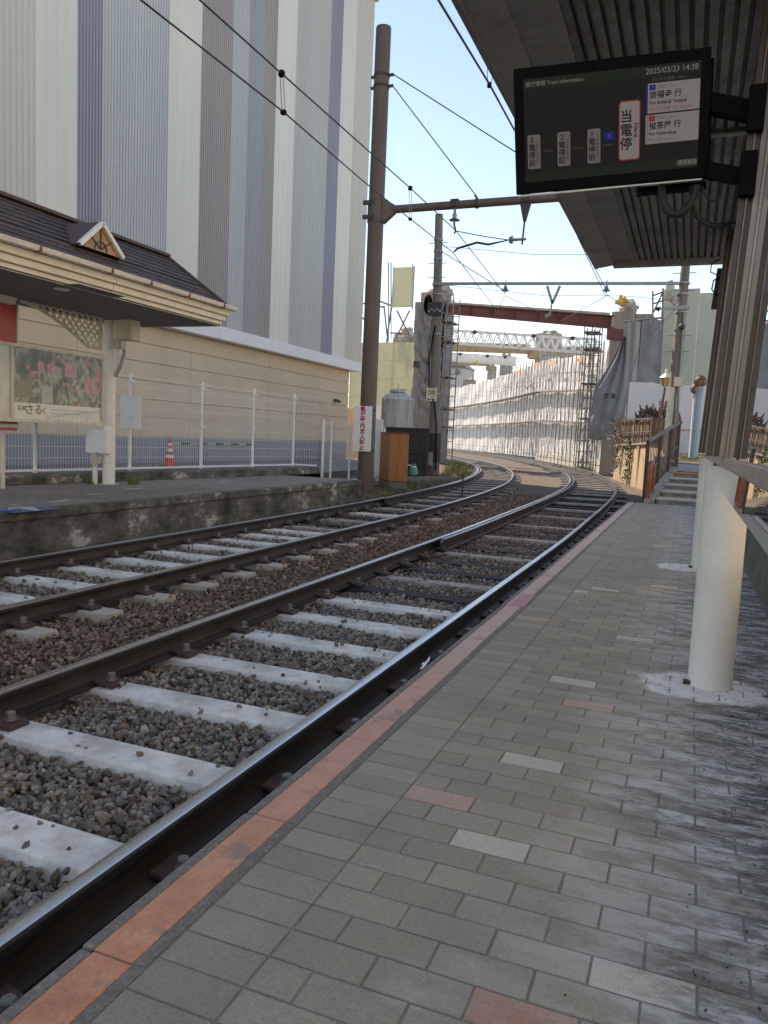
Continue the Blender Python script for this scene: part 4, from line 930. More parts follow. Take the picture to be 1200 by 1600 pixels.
# boxes on the column
def ybox(name, lab, cat, p0, p1, y, dep, mat, par=None):
    a, b_ = at(*p0, y=y), at(*p1, y=y); return a, b_
a, b_ = at(181, 499, y=9.9), at(206, 531, y=9.9)
bx = thing('upper_box', 'beige metal box mounted high on the shelter column', 'electrical box', (a.x, 9.9, b_.z), 'boxes on the shelter column')
MB().box(a.x - .02, b_.x, 9.86, 10.10, b_.z, a.z).build('cabinet', M['cream_trim'], bx, bevel=.006)
MB().box(b_.x + .001, b_.x + .012, 9.88, 10.08, b_.z + .01, a.z - .01).build('door', M['offwhite'], bx)
a, b_ = at(176, 533, y=9.85), at(193, 545, y=9.85)
bx = thing('junction_box', 'small cream junction box with pipes halfway up the shelter column', 'electrical box', (a.x, 9.85, b_.z), 'boxes on the shelter column')
MB().box(a.x, b_.x, 9.80, 9.9, b_.z, a.z).build('casing', M['offwhite'], bx, bevel=.004)
MB().tube([V(a.x + .08, 9.88, b_.z), at(183, 570, y=9.9), at(182, 582, y=9.95), V(cxx + .07, 9.95, at(0, 590, y=9.9).z * 0 + b_.z - .32)], .016, 8).build('conduit', M['white'], bx, smooth=True)
MB().tube([at(194, 533, y=9.92), at(194, 552, y=9.92), at(188, 573, y=9.93), at(181, 588, y=9.96)], .026, 8).build('flexible_pipe', M['grey_box'], bx, smooth=True)
a, b_ = at(134, 671, y=9.72), at(166, 709, y=9.72)
bx = thing('meter_box', 'cream meter box on a short post low in front of the shelter column', 'electrical box', (a.x, 9.72, FZ), 'boxes on the shelter column')
MB().box(a.x, b_.x, 9.72, 9.86, b_.z, a.z).build('cabinet', M['white'], bx, bevel=.006)
MB().box(a.x + .18, b_.x - .005, 9.712, 9.719, b_.z + .01, a.z - .01).build('door', M['white'], bx)
MB().cyl((a.x + .12, 9.8, FZ), (a.x + .12, 9.8, b_.z), .04, .04, 12).build('post', M['white'], bx, smooth=True)
for dx in (.14, .18): MB().tube([(a.x + dx, 9.73, b_.z), (a.x + dx, 9.70, b_.z - .14), (a.x + dx + .01, 9.72, b_.z - .21), (a.x + dx + .04, 9.76, b_.z - .17), (a.x + .24, 9.8, b_.z - .05)], .014, 8).build('conduit', M['offwhite'], bx, smooth=True)
# billboard in plane x = BX
BX = -8.66
def bp(px, py): return at(px, py, x=BX)
bb = thing('billboard', 'long framed glass poster case under the far shelter, street picture inside', 'poster case', (BX, 8.8, bp(80, 655).z))
ptl, pbr = bp(23, 545), bp(160, 660)
zt, zb = bp(160, 563).z, bp(160, 661).z
y0b, y1b = bp(20, 600).y, bp(163, 600).y
zt2 = bp(80, 549).z; zb2 = bp(80, 655).z
print('bill', y0b, y1b, zt, zb, zt2, zb2)
zt, zb = (zt + zt2) / 2, (zb + zb2) / 2
def xbox(x0, x1, y0, y1, z0, z1): return MB().box(x0, x1, y0, y1, z0, z1)
ys0 = y0b - 1.75
xbox(BX - .06, BX, ys0, y1b, zt, zt + .045).build('frame_bar', M['offwhite'], bb, bevel=.004); xbox(BX - .06, BX, ys0, y1b, zb - .05, zb).build('frame_bar', M['offwhite'], bb, bevel=.004)
for yy in (y1b - .045, y0b - .02, ys0): xbox(BX - .058, BX - .001, yy, yy + .045, zb, zt).build('frame_bar', M['offwhite'], bb, bevel=.004)
strip = zb + (zt - zb) * .23
pic = xbox(BX - .05, BX - .03, y0b + .025, y1b - .045, strip, zt).build('street_picture', M['picture'], bb)
cap = xbox(BX - .05, BX - .029, y0b + .025, y1b - .045, zb, strip - .001).build('caption_strip', M['paper'], bb)
xbox(BX - .05, BX - .03, ys0 + .045, y0b - .02, zb, zt).build('poster_sheet', paint('pale poster', (.50, .50, .46), .2, .25, 2.5, grime=.5, gcol=(.33, .36, .42)), bb)
PH = y1b - .045 - (y0b + .025); ya = y0b + .025
def pbox(u0, u1, v0, v1, mat, nm): return xbox(BX - .0299, BX - .0285, ya + u0 * PH, ya + u1 * PH, strip + (zt - strip) * v0, strip + (zt - strip) * v1).build(nm, mat, pic)
pbox(.26, .33, .60, .78, M['pink'], 'lantern'); pbox(.36, .46, .58, .76, M['pink'], 'lantern'); pbox(.56, .70, .56, .84, M['pink'], 'lantern'); pbox(.80, .86, .28, .62, M['pink'], 'lantern'); pbox(.88, .95, .26, .60, M['pink'], 'lantern')
pbox(.02, .20, .10, .42, M['picture_wood'], 'picture_patch'); pbox(.30, .42, .02, .34, M['grey_box'], 'picture_patch')
RU = V(0, 1, 0); UP = V(0, 0, 1); cw = strip - zb
text('長崎', cw * .36, M['black_text'], cap, (BX - .0265, ya + .09 * PH, zb + cw * .62), RU, UP)
text('さる', cw * .72, M['black_text'], cap, (BX - .0265, ya + .215 * PH, zb + cw * .56), RU, UP, bold=.002)
text('く', cw * .45, M['red_text'], cap, (BX - .0265, ya + .325 * PH, zb + cw * .55), RU, UP, bold=.003)
ln = MB()
for k, v in enumerate((.62, .40)):
    u = .40
    while u < .86 - .12 * k:
        wd = random.uniform(.008, .02); ln.box(BX - .0289, BX - .0279, ya + u * PH, ya + (u + wd) * PH, zb + cw * v, zb + cw * (v + .07)); u += wd + .006
ln.build('caption_small_print', paint('faint print', (.3, .3, .31), .5, .05, 5), cap)
xbox(BX - .012, BX - .008, ys0 + .046, y1b - .046, zb + .001, zt - .001).build('glass_cover', M['case_glass'], bb)
rbd = thing('red_board', 'tall red and white board standing behind the poster case', 'board', (-8.95, y0b - .6, FZ + .6))
yr = at(27, 500, x=-8.95).y
xbox(-8.99, -8.96, yr - 1.4, yr, at(10, 520, x=-8.95).z - 1.35, at(15, 478, x=-8.95).z + .25).build('board_sheet', M['red_board'], rbd); xbox(-8.992, -8.958, yr, yr + .03, at(10, 520, x=-8.95).z - 1.35, at(15, 478, x=-8.95).z + .25).build('edge_strip', M['white'], rbd)
xbox(-8.957, -8.952, yr - 1.4, yr - .001, at(10, 660, x=-8.95).z - .07, at(10, 660, x=-8.95).z - .02).build('white_stripe', M['white'], rbd)
for yy in (yr - 1.2, yr - .2): MB().cyl((-9.02, yy, FZ), (-9.02, yy, at(15, 478, x=-8.95).z + .2), .03).build('board_leg', M['offwhite'], rbd)
# second column outside the frame carries the other end of the shelter
c2_ = thing('shelter_column', 'white steel column at the left end of the far shelter', 'column', (cxx, 5.2, FZ)); MB().cyl((cxx, 5.2, FZ), (cxx, 5.2, ctop), .098, .092, 20).build('shaft', M['white'], c2_, smooth=True)
# lattice bracket
la = thing('lattice_bracket', 'cream arched lattice bracket between shelter beam and column', 'bracket', (BX, 9, bp(90, 500).z), None)
A, B_, C_ = bp(30, 468), bp(159, 489), bp(159, 548); A.z = B_.z; C_.y = B_.y
arc = []; lowz = C_.z
for k in range(15):
    u = k / 14; # arch from the far left end of the beam curving down to the column
    yv = A.y + (C_.y - .30 - A.y) * u; arc.append(V(BX, yv, A.z - .09 - (A.z - lowz - .12) * (u ** 1.6)))
arc.append(V(BX, C_.y - .02, lowz + .02))
MB().bar(V(BX, A.y, A.z), V(BX, B_.y, B_.z), .045, .045).build('top_bar', M['offwhite'], la); MB().bar(V(BX, B_.y - .02, B_.z), V(BX, C_.y - .02, lowz), .045, .045).build('side_bar', M['offwhite'], la)
MB().tube(arc, .022, 6).build('arched_bar', M['offwhite'], la, smooth=True)
lat = MB()
def arcz(yv):
    for p0, p1 in zip(arc[:-1], arc[1:]):
        if p0.y <= yv <= p1.y: return p0.z + (p1.z - p0.z) * (yv - p0.y) / max(1e-6, p1.y - p0.y)
    return lowz
for sg in (1, -1):
    c0 = A.y - 1.2
    while c0 < B_.y + 1.2:
        seg = []
        for k in range(121):
            zz = A.z - (A.z - lowz) * k / 120; yv = c0 + sg * (A.z - zz) * 1.0
            ok = A.y < yv < B_.y - .02 and zz > arcz(yv)
            if ok: seg.append(V(BX + .007 * sg, yv, zz))
            elif len(seg) > 2: lat.bar(seg[0], seg[-1], .014, .026, V(0, 1, 0)); seg = []
            else: seg = []
        if len(seg) > 2: lat.bar(seg[0], seg[-1], .014, .026, V(0, 1, 0))
        c0 += .125
lat.build('lattice', M['offwhite'], la)
bm_ = thing('shelter_beam', 'grey cream capital and beam under the left end of the far shelter soffit', 'beam', (BX, 7.6, A.z))
MB().bar(V(BX, 3, A.z + .05), V(BX, 9.75, A.z + .05), .09, .055).build('beam_bar', M['offwhite'], bm_)
qa = bp(13, 470); MB().hexa([(BX - .05, qa.y - .16, A.z - .17), (BX + .05, qa.y - .16, A.z - .17), (BX + .05, qa.y + .07, A.z - .17), (BX - .05, qa.y + .07, A.z - .17), (BX - .07, qa.y - .26, A.z + .02), (BX + .07, qa.y - .26, A.z + .02), (BX + .07, qa.y + .14, A.z + .02), (BX - .07, qa.y + .14, A.z + .02)]).build('capital', M['offwhite'], bm_, bevel=.008)
# small weeds at the column foot
def blades(name, mat, spots, n, h0, h1, label, spread=.07, wd=.008):
    mb = MB()
    for sx_, sy_, sz_ in spots:
        for k in range(n):
            a = random.uniform(0, 6.28); r_ = spread * random.random() ** .5; p = V(sx_ + r_ * math.cos(a), sy_ + r_ * math.sin(a), sz_)
            h = random.uniform(h0, h1); le = V(random.uniform(-.6, .6), random.uniform(-.6, .6), 1) * h; s_ = V(math.cos(a + 1.3), math.sin(a + 1.3), 0) * wd * random.uniform(.7, 1.4)
            mb.add([p - s_, p + s_, p + le * .6 + s_ * .6 - V(0, 0, h * .05), p + le], [(0, 1, 2), (0, 2, 3)])
    return stuff(mb.build(name, mat), label, 'grass')
blades('weeds', M['grass_green'], [(-8.98, 10.0, FZ), (-8.55, 10.25, FZ), (-8.5, 10.3, FZ), (-8.95, 9.75, FZ)], 40, .05, .16, 'small green weeds at the foot of the shelter column')
# ------------------------------------------------------------------ big clad building on the left
BY0 = 6.0
WX = -15.0; CLX = -14.62                     # siding plane, cladding plane
YC = at(541, 690, x=WX).y; YCL = at(562, 577, x=CLX).y + .1
bz1 = at(560, 577, x=CLX).z                  # underside of the cladding
bz0 = at(200, 512, x=CLX).z
ZB = (at(560, 577, x=CLX).z + at(300, 526, x=CLX).z) / 2
ZT = 21.3
print('bld', YC, YCL, bz1, bz0, at(300, 526, x=CLX).z, at(541, 660, x=WX).z, at(200, 660, x=WX).z)
bd = thing('warehouse', 'tall windowless building in vertical pastel striped ribbed cladding over tan siding', 'building', (CLX - 8, 15, .2))
MB().box(-40, WX - .03, BY0, YC, -.1, ZB + .4).build('lower_wall', M['siding'], bd)
MB().box(-40, CLX - .06, BY0, YCL - .05, ZB + .41, ZT).build('upper_wall', CL['c'], bd)
edges = [-60, 0, 56, 120, 159, 261, 311, 359, 384, 407, 427, 457, 509, 527, 548]
kinds = 'lgcblcpl' + 'mpcsbc'
ROW = 300
ey = [at(px, ROW, x=CLX).y for px in edges]; ey[0] = BY0

ey.append(YCL); kinds += 'g'
for a, b_, kd in zip(ey[:-1], ey[1:], kinds):
    mb = MB(); flat = kd == 'c'
    pitch = .36 if flat else (.155 if kd == 'g' else .115); n = max(2, int(round((b_ - a) / pitch))); st = (b_ - a) / n; prof = []
    dep = .012 if flat else .035
    for k in range(n):
        y0 = a + k * st
        if flat: prof += [(y0, 0), (y0 + st * .90, 0), (y0 + st * .93, -dep), (y0 + st * .97, -dep)]
        else: prof += [(y0, 0), (y0 + st * .45, 0), (y0 + st * .58, -dep), (y0 + st * .88, -dep)]
    prof.append((b_, 0)); L = len(prof)
    mb.add([(CLX + d_, y_, ZB + .42) for y_, d_ in prof] + [(CLX + d_, y_, ZT - .3) for y_, d_ in prof], [(k, k + 1, L + k + 1, L + k) for k in range(L - 1)])
    mb.build('cladding_panel', CL[kd], bd)
# ribbed end wall of the upper storey
prof = []; n = 60; st = 14.0 / n
for k in range(n): x0 = CLX - k * st; prof += [(x0, 0), (x0 - st * .45, 0), (x0 - st * .58, -.03), (x0 - st * .88, -.03)]
L = len(prof); mb = MB(); mb.add([(x_, YCL + d_, ZB + .42) for x_, d_ in prof] + [(x_, YCL + d_, ZT - .3) for x_, d_ in prof], [(k, k + 1, L + k + 1, L + k) for k in range(L - 1)]); mb.build('cladding_panel', CL['g'], bd)
# white band under the cladding in joined lengths
yb0 = BY0
while yb0 < YCL:
    y1_ = min(yb0 + 3.9, YCL + .03); MB().box(CLX - .3, CLX + .07, yb0 + .004, y1_ - .004, ZB, ZB + .418).build('white_band', M['band'], bd, bevel=.008); yb0 += 3.9
MB().box(-36, CLX - .31, YC + .05, YCL + .03, ZB, ZB + .418).build('white_band', M['band'], bd)
MB().box(-36, CLX + .35, BY0, YCL + .45, ZT - .3, ZT + .35).build('cornice', M['cream_trim'], bd, bevel=.02)
MB().box(CLX - .25, CLX + .12, BY0, YCL + .18, ZT - .62, ZT - .302).build('cornice_step', M['cream_trim'], bd)
# tan siding courses and blue grey base
zs = (at(540, 691, x=WX).z + at(315, 680, x=WX).z) / 2 
zc = ZB - .46
k = 0; z = zs
ncour = 6; hc = (ZB - .01 - zs) / ncour
for k in range(ncour):
    ya = BY0
    for j in range(10):
        y1_ = min(ya + 4.9, YC + .02); MB().box(WX - .02, WX + .02 + .004 * ((k + j) % 2), ya + .006, y1_ - .006, zs + k * hc + .012, zs + (k + 1) * hc - .006).build('siding_panel', M['siding'], bd, bevel=.004)
        ya += 4.9
        if ya > YC - .5: break
MB().box(WX - .025, WX + .008, BY0, YC + .01, .1, zs).build('base_course', M['siding_base'], bd)
MB().box(WX - .02, WX + .03, BY0, YC + .02, zs - .03, zs + .01).build('drip_strip', M['siding'], bd)
q = at(524, 626, x=WX + .06)
sc2 = thing('security_camera', 'small dark security camera on the tan wall near the building corner', 'camera', q)
MB().bar(q + V(-.05, 0, .05), q + V(.14, 0, .03), .06, .06).build('camera_bracket', M['dark_steel'], sc2)
MB().cyl(q + V(.06, -.14, 0), q + V(.14, .20, -.03), .06, .055, 12).build('camera_body', M['dark_steel'], sc2, smooth=True)
# ------------------------------------------------------------------ brown catenary pole with beam
PYY = 18.5
pb0 = at(567, 755, y=PYY); ptop = at(597, 45, y=PYY); bx_ = (at(585, 400, y=PYY)).x
cp = thing('catenary_pole', 'tall brown round steel pole beside the far track carrying a cross beam', 'pole', (bx_, PYY, -.2))
MB().cyl((bx_, PYY, -.3), (bx_, PYY, ptop.z), .215, .19, 32).build('pole_shaft', M['pole_brown'], cp, smooth=True)
MB().lathe((bx_, PYY, ptop.z), [(.19, 0), (.185, .02), (.12, .05), (.03, .06)], 32).build('pole_cap', M['pole_brown'], cp, smooth=True)
for py in (120, 137):
    z = at(590, py, y=PYY).z; MB().cyl((bx_, PYY, z - .03), (bx_, PYY, z + .03), .205, .205, 32).build('band_clamp', M['dark_steel'], cp, smooth=True)
    MB().bar((bx_ + .18, PYY, z), (bx_ + .32, PYY, z), .05, .06).build('clamp_lug', M['dark_steel'], cp); MB().bar((bx_ - .18, PYY, z), (bx_ - .28, PYY, z), .05, .06).build('clamp_lug', M['dark_steel'], cp)
zbm = at(605, 328, y=PYY).z; zbe = at(875, 318, y=PYY).z
MB().cyl((bx_, PYY, zbm - .30), (bx_, PYY, zbm + .22), .222, .222, 32).build('bracket_collar', M['pole_brown'], cp, smooth=True)
for dz in (.15, -.2): MB().box(bx_ - .27, bx_ + .02, PYY - .24, PYY - .18, zbm + dz - .05, zbm + dz + .05).build('collar_bolt', M['dark_steel'], cp)
MB().hexa([(bx_ + .2, PYY - .12, zbm - .33), (bx_ + .52, PYY - .07, zbm - .10), (bx_ + .52, PYY + .07, zbm - .10), (bx_ + .2, PYY + .12, zbm - .33), (bx_ + .2, PYY - .12, zbm + .26), (bx_ + .52, PYY - .07, zbm + .10), (bx_ + .52, PYY + .07, zbm + .10), (bx_ + .2, PYY + .12, zbm + .26)]).build('beam_bracket', M['pole_brown'], cp, bevel=.01)
bm0, bm1 = V(bx_ + .45, PYY, zbm), V(-2.45, PYY, zbm)
MB().cyl(bm0, bm1, .098, .098, 24).build('cross_beam', M['pole_brown'], cp, smooth=True)
def onbeam(px): 
    d = at(px, 325, y=PYY); return V(d.x, PYY, zbm)
def hang(px, nm, r0=.11):
    p = onbeam(px); MB().box(p.x - .10, p.x + .10, PYY - .11, PYY + .11, p.z - .06, p.z + .12).build(nm, M['dark_steel'], cp, bevel=.01); return p
p1 = hang(711, 'beam_clamp')
ins = MB(); ins.lathe((p1.x, PYY, p1.z - .48), [(.03, 0), (.03, .1), (.14, .12), (.05, .17), (.06, .24), (.03, .30), (.035, .42)], 14)
ins.build('insulator', M['galv'], cp, smooth=True); MB().tube([(p1.x, PYY, p1.z - .46), (p1.x + .04, PYY, p1.z - .6), (p1.x + .02, PYY, p1.z - .68)], .025, 6).build('insulator_hook', M['dark_steel'], cp)
p2 = hang(821, 'beam_clamp')
MB().hexa([(p2.x - .13, PYY - .04, p2.z - .08), (p2.x + .13, PYY - .04, p2.z - .08), (p2.x + .13, PYY + .04, p2.z - .08), (p2.x - .13, PYY + .04, p2.z - .08), (p2.x - .03, PYY - .03, p2.z - .5), (p2.x + .03, PYY - .03, p2.z - .5), (p2.x + .03, PYY + .03, p2.z - .5), (p2.x - .03, PYY + .03, p2.z - .5)]).build('drop_bracket', M['dark_steel'], cp)
MB().cyl((p2.x, PYY, p2.z - .45), (p2.x - .03, PYY, p2.z - 1.02), .022, .022, 10).build('drop_rod', M['dark_steel'], cp)
za = at(815, 374, y=PYY).z
MB().cyl((p2.x + .06, PYY, za), (p2.x - .28, PYY, za), .03, .035, 10).build('arm_insulator', M['galv'], cp); MB().cyl((p2.x - .26, PYY, za), (p2.x - .34, PYY, za), .10, .07, 14).build('arm_insulator', M['galv'], cp, smooth=True)
arm = [at(795, 375, y=PYY), at(763, 382, y=PYY), at(745, 379, y=PYY), at(715, 388, y=PYY), at(709, 394, y=PYY)]
MB().tube(arm, [.012, .028, .028, .028, .02], 6).build('steady_arm', M['dark_steel'], cp, smooth=True)
MB().tube([at(713, 361, y=PYY), at(760, 370, y=PYY), at(795, 375, y=PYY)], .012, 5).build('stay_wire', M['wire'], cp)
p3 = onbeam(745); MB().cyl(p3 - V(.03, 0, 0), p3 + V(.03, 0, 0), .12, .12, 20).build('beam_clamp', M['dark_steel'], cp)
MB().bar(p3 + V(0, 0, .1), p3 + V(-.06, 0, .2), .05, .05).build('clamp_lug', M['dark_steel'], cp)
MB().tube([V(bx_ + .30, PYY, at(590, 137, y=PYY).z), p3 + V(-.05, 0, .2)], .014, 5).build('stay_wire', M['wire'], cp)
MB().tube([V(bx_ + .32, PYY, at(590, 120, y=PYY).z), at(803, 236, y=PYY), V(-2.7, PYY, zbm + .12)], .014, 5).build('stay_wire', M['wire'], cp)
# no-entry sign fixed to the pole, vertical red lettering
a_, b_ = at(552, 634, y=PYY - .3), at(583, 706, y=PYY - .3)
sg = thing('warning_sign', 'white board with vertical red Japanese lettering on the brown pole', 'sign', (bx_, PYY - .3, b_.z))
sw = .50; sx0 = (a_.x + b_.x) / 2 - sw / 2 - .02
pl_ = MB().box(sx0, sx0 + sw, PYY - .30, PYY - .285, b_.z, a_.z).build('sign_board', M['white_metal'], sg, bevel=.003)
text('軌道敷内立入禁止', (a_.z - b_.z) / 8.2, M['red_text'], pl_, (sx0 + sw * .5, PYY - .302, (a_.z + b_.z) / 2), (1, 0, 0), (0, 0, 1), vertical=True, spacing=1.0, bold=.006, depth=.003)
for z in (a_.z - .1, b_.z + .03): MB().bar((bx_ - .26, PYY - .25, z), (bx_ + .30, PYY - .25, z), .05, .04).build('sign_strap', M['dark_steel'], sg)
# ------------------------------------------------------------------ cabinet, tank, corrugated fence, concrete pole
ca_, cb_, cc_ = at(590, 751, z=.02), at(606, 756, z=.02), at(632, 749, z=.02)
cyb = 20.2
c0_ = at(606, 753, y=cyb); c1_ = at(633, 750, y=cyb); cl_ = at(590, 751, y=cyb + .9)
zt_ = at(606, 677, y=cyb).z; z0_ = c0_.z
cab = thing('cabinet', 'orange brown two door metal cabinet standing on the verge beside the pole', 'cabinet', (c0_.x, cyb, z0_))
dx_ = cl_.x - c0_.x
corner = lambda p, z: V(p.x, p.y, z)
fl, fr_ = V(c0_.x, cyb, 0), V(c1_.x + .02, cyb + .12, 0); bl_, brr = V(cl_.x + .02, cyb + .95, 0), V(c1_.x + .02 + dx_ + .03, cyb + 1.07, 0)
MB().hexa([corner(p, z0_ + .03) for p in (fl, fr_, brr, bl_)] + [corner(p, zt_) for p in (fl, fr_, brr, bl_)]).build('cabinet_body', M['orange_cab'], cab, bevel=.01)
MB().hexa([corner(p, z0_ - .2) for p in (fl + V(.02, .03, 0), fr_ + V(-.03, .03, 0), brr, bl_)] + [corner(p, z0_ + .03) for p in (fl + V(.02, .03, 0), fr_ + V(-.03, .03, 0), brr, bl_)]).build('plinth', M['conc_pole'], cab)
fd = (fr_ - fl); fn = V(fd.y, -fd.x, 0).normalized() * .012
for u0, u1 in ((.03, .49), (.51, .97)):
    a, b_ = fl.lerp(fr_, u0), fl.lerp(fr_, u1); MB().hexa([corner(a, z0_ + .08), corner(b_, z0_ + .08), corner(b_ + fn, z0_ + .08), corner(a + fn, z0_ + .08), corner(a, zt_ - .14), corner(b_, zt_ - .14), corner(b_ + fn, zt_ - .14), corner(a + fn, zt_ - .14)]).build('door', M['orange_cab'], cab, bevel=.006)
MB().hexa([corner(p, zt_) for p in (fl + V(-.04, -.04, 0), fr_ + V(.04, -.04, 0), brr + V(.02, .02, 0), bl_ + V(-.03, .02, 0))] + [corner(p, zt_ + .03) for p in (fl + V(-.04, -.04, 0), fr_ + V(.04, -.04, 0), brr + V(.02, .02, 0), bl_ + V(-.03, .02, 0))]).build('cabinet_top', M['hoop'], cab)
# corrugated screen
CYY = 26.5
g0, g1 = at(594, 735, y=CYY), at(668, 735, y=CYY); gz0, gz1 = -.2, at(630, 669, y=CYY).z
cf = thing('corrugated_fence', 'dark ribbed metal fence in front of the pale tank', 'fence', ((g0.x + g1.x) / 2, CYY, gz0))
prof = []; n = 26; st = (g1.x - g0.x) / n
for k in range(n): x0 = g0.x + k * st; prof += [(x0, 0), (x0 + st * .5, 0), (x0 + st * .6, .04), (x0 + st * .9, .04)]
L = len(prof); MB().add([(x_, CYY + d_, gz0) for x_, d_ in prof] + [(x_, CYY + d_, gz1) for x_, d_ in prof], [(k, k + 1, L + k + 1, L + k) for k in range(L - 1)]).build('ribbed_sheet', M['corr_dark'], cf, solid=.01)
MB().bar((g0.x, CYY - .02, gz1), (g1.x, CYY - .02, gz1), .08, .05).build('cap_rail', M['dark_steel'], cf)
MB().bar((g0.x, CYY - .03, at(640, 707, y=CYY).z), (g1.x, CYY - .03, at(640, 707, y=CYY).z), .05, .05).build('middle_rail', M['dark_steel'], cf)
TYY = 30
t0, t1 = at(597, 640, y=TYY), at(645, 640, y=TYY); tx, tr_ = (t0.x + t1.x) / 2, (t1.x - t0.x) / 2 * .97
zt1 = at(622, 625, y=TYY).z; zt2_ = at(622, 615, y=TYY).z
tk = thing('water_tank', 'pale rust streaked domed tank behind the dark corrugated fence', 'tank', (tx, TYY, -.1))
MB().lathe((tx, TYY, 0), [(tr_, -.2), (tr_, zt1 - .02), (tr_ * 1.02, zt1), (tr_ * .98, zt1 + .06), (tr_ * .80, zt1 + .20), (tr_ * .45, zt1 + .29), (tr_ * .1, zt1 + .32)], 40).build('tank_shell', M['tank'], tk, smooth=True)
MB().lathe((tx - .02, TYY, zt1 + .30), [(.26, 0), (.34, .02), (.34, .07), (.22, .07), (.2, .13), (.05, .16)], 20).build('manhole_cover', M['tank'], tk, smooth=True)
MB().tube([(tx + .12, TYY - .1, zt1 + .42), (tx + tr_ * .95, TYY - .1, zt1 + .40), (tx + tr_ * .97, TYY - .1, zt1 - .9)], .018, 6).build('vent_pipe', M['galv'], tk)
MB().cyl((tx + .02, TYY, zt1 + .44), (tx + .02, TYY, zt1 + .66), .02).build('vent_stub', M['galv'], tk)
for k in range(5): an = k * 1.257; MB().cyl((tx - .02 + .27 * math.cos(an), TYY + .27 * math.sin(an), zt1 + .36), (tx - .02 + .27 * math.cos(an), TYY + .27 * math.sin(an), zt1 + .46), .02).build('cover_bolt', M['galv'], tk)
# white hoarding strip right of the pole and the small green sack
a, b_ = at(581, 655, y=22.5), at(592, 740, y=22.5)
hb = thing('white_gate_panel', 'narrow white panel standing between the brown pole and the orange cabinet', 'panel', (a.x, 22.5, -.1))
MB().box(a.x, b_.x + .05, 22.5, 22.54, -.1, a.z).build('panel_sheet', M['white_panel'], hb)
for x_ in (a.x, b_.x + .05): MB().cyl((x_, 22.48, -.1), (x_, 22.48, at(587, 622, y=22.5).z if x_ == a.x else a.z), .035, .035, 10).build('panel_post', M['white_metal'], hb)
MB().box(a.x - .06, a.x + .02, 22.40, 22.47, at(586, 655, y=22.5).z, at(586, 632, y=22.5).z).build('fuse_box', M['amber'], hb)
q = at(646, 742, y=24.8)
gsx = thing('green_sack', 'small green and white sack on the verge by the dark fence', 'sack', q)
mb = MB(); mb.lathe((q.x, q.y, q.z), [(.14, 0), (.17, .08), (.13, .2), (.07, .29), (.09, .36), (.03, .38)], 12); mb.build('sack_body', paint('green plastic', (.10, .36, .25), .4, .3, 5), gsx, smooth=True)
MB().lathe((q.x, q.y, q.z + .245), [(.09, 0), (.10, .03), (.075, .06)], 12).build('sack_tie', M['white'], gsx, smooth=True)
MB().tube([(q.x, q.y, q.z + .3), (q.x - .4, q.y + .2, q.z + .34), (q.x - .75, q.y + .3, q.z + .33)], .022, 6).build('hose', M['white_metal'], gsx)
a, b_ = at(628, 745, y=24.2), at(662, 730, y=24.4)
lk = struct(MB().bar(V(a.x - .5, a.y - 2.0, -.10), V(b_.x + .6, b_.y + 2.2, -.10), .18, .22).build('verge_kerb', M['conc_pole'], bevel=.01))
# concrete pole with speed plate
UY = 29.5
u0, u1 = at(677, 737, y=UY), at(688, 335, y=UY)
cpx = (at(683, 520, y=UY)).x
up_ = thing('utility_pole', 'weathered grey concrete pole with a yellow speed plate behind the far track', 'pole', (u0.x, UY, -.2))
ub, ut = V(u0.x + .02, UY, -.3), V(u1.x - .05, UY, u1.z)
MB().cyl(ub, ut, .235, .15, 24).build('pole_shaft', M['conc_pole'], up_, smooth=True)
def upz(py): return at(684, py, y=UY).z
def upx(z): u = (z - ub.z) / (ut.z - ub.z); return ub.x + (ut.x - ub.x) * u
for py in (375, 393, 405, 445, 460, 522, 615, 640): z = upz(py); MB().cyl((upx(z), UY, z - .025), (upx(z), UY, z + .025), .21 if py > 440 else .185, .21 if py > 440 else .185, 20).build('band_clamp', M['galv'], up_)
for k, py in enumerate((380, 412, 434, 500)): z = upz(py); MB().cyl((upx(z) - .38, UY - .05, z), (upx(z) + .38, UY - .05, z), .014, .014, 6).build('step_bolt', M['galv'], up_)
z = upz(698); MB().cyl((upx(z), UY, upz(722)), (upx(z), UY, upz(677)), .26, .26, 20).build('pole_sleeve', M['dark_steel'], up_, smooth=True)
z = upz(483); MB().box(upx(z) - .3, upx(z) + .28, UY - .30, UY - .16, z - .28, z + .22).build('cross_bracket', M['dark_steel'], up_)
for k in range(5): MB().lathe((upx(z) - .22 + k * .11, UY - .34, z - .2 + .06 * (k % 2)), [(.02, 0), (.05, .03), (.05, .10), (.02, .14)], 10).build('bracket_insulator', M['galv'], up_, smooth=True)
coil = MB()
for j in range(7):
    rr = .34 + .012 * j; cen = V(upx(upz(478)) - .30, UY - .12 - .02 * j, upz(477)); coil.tube([cen + V((.02 + .024 * j) * math.cos(a), 0, (.10 + .044 * j) * math.sin(a)) for a in [2 * math.pi * k / 22 for k in range(23)]], .022, 6)
coil.build('cable_coil', M['black'], up_, smooth=True)
MB().tube([(upx(upz(510)) + .02, UY - .25, upz(510)), (upx(upz(560)) - .22, UY - .2, upz(560)), (upx(upz(600)) - .2, UY - .2, upz(605)), (upx(upz(640)) + .05, UY - .26, upz(632)), (upx(upz(660)) + .16, UY - .26, upz(665)), (upx(upz(700)) + .2, UY - .26, upz(735))], .03, 6).build('down_cable', M['black'], up_, smooth=True)
MB().tube([at(675, 500, y=UY - .1), at(670, 540, y=UY - .1), at(666, 590, y=UY - .1), at(663, 600, y=UY - .1)], .015, 5).build('down_cable', M['wire'], up_)
a, b_ = at(667, 606, y=UY - .26), at(682, 627, y=UY - .26)
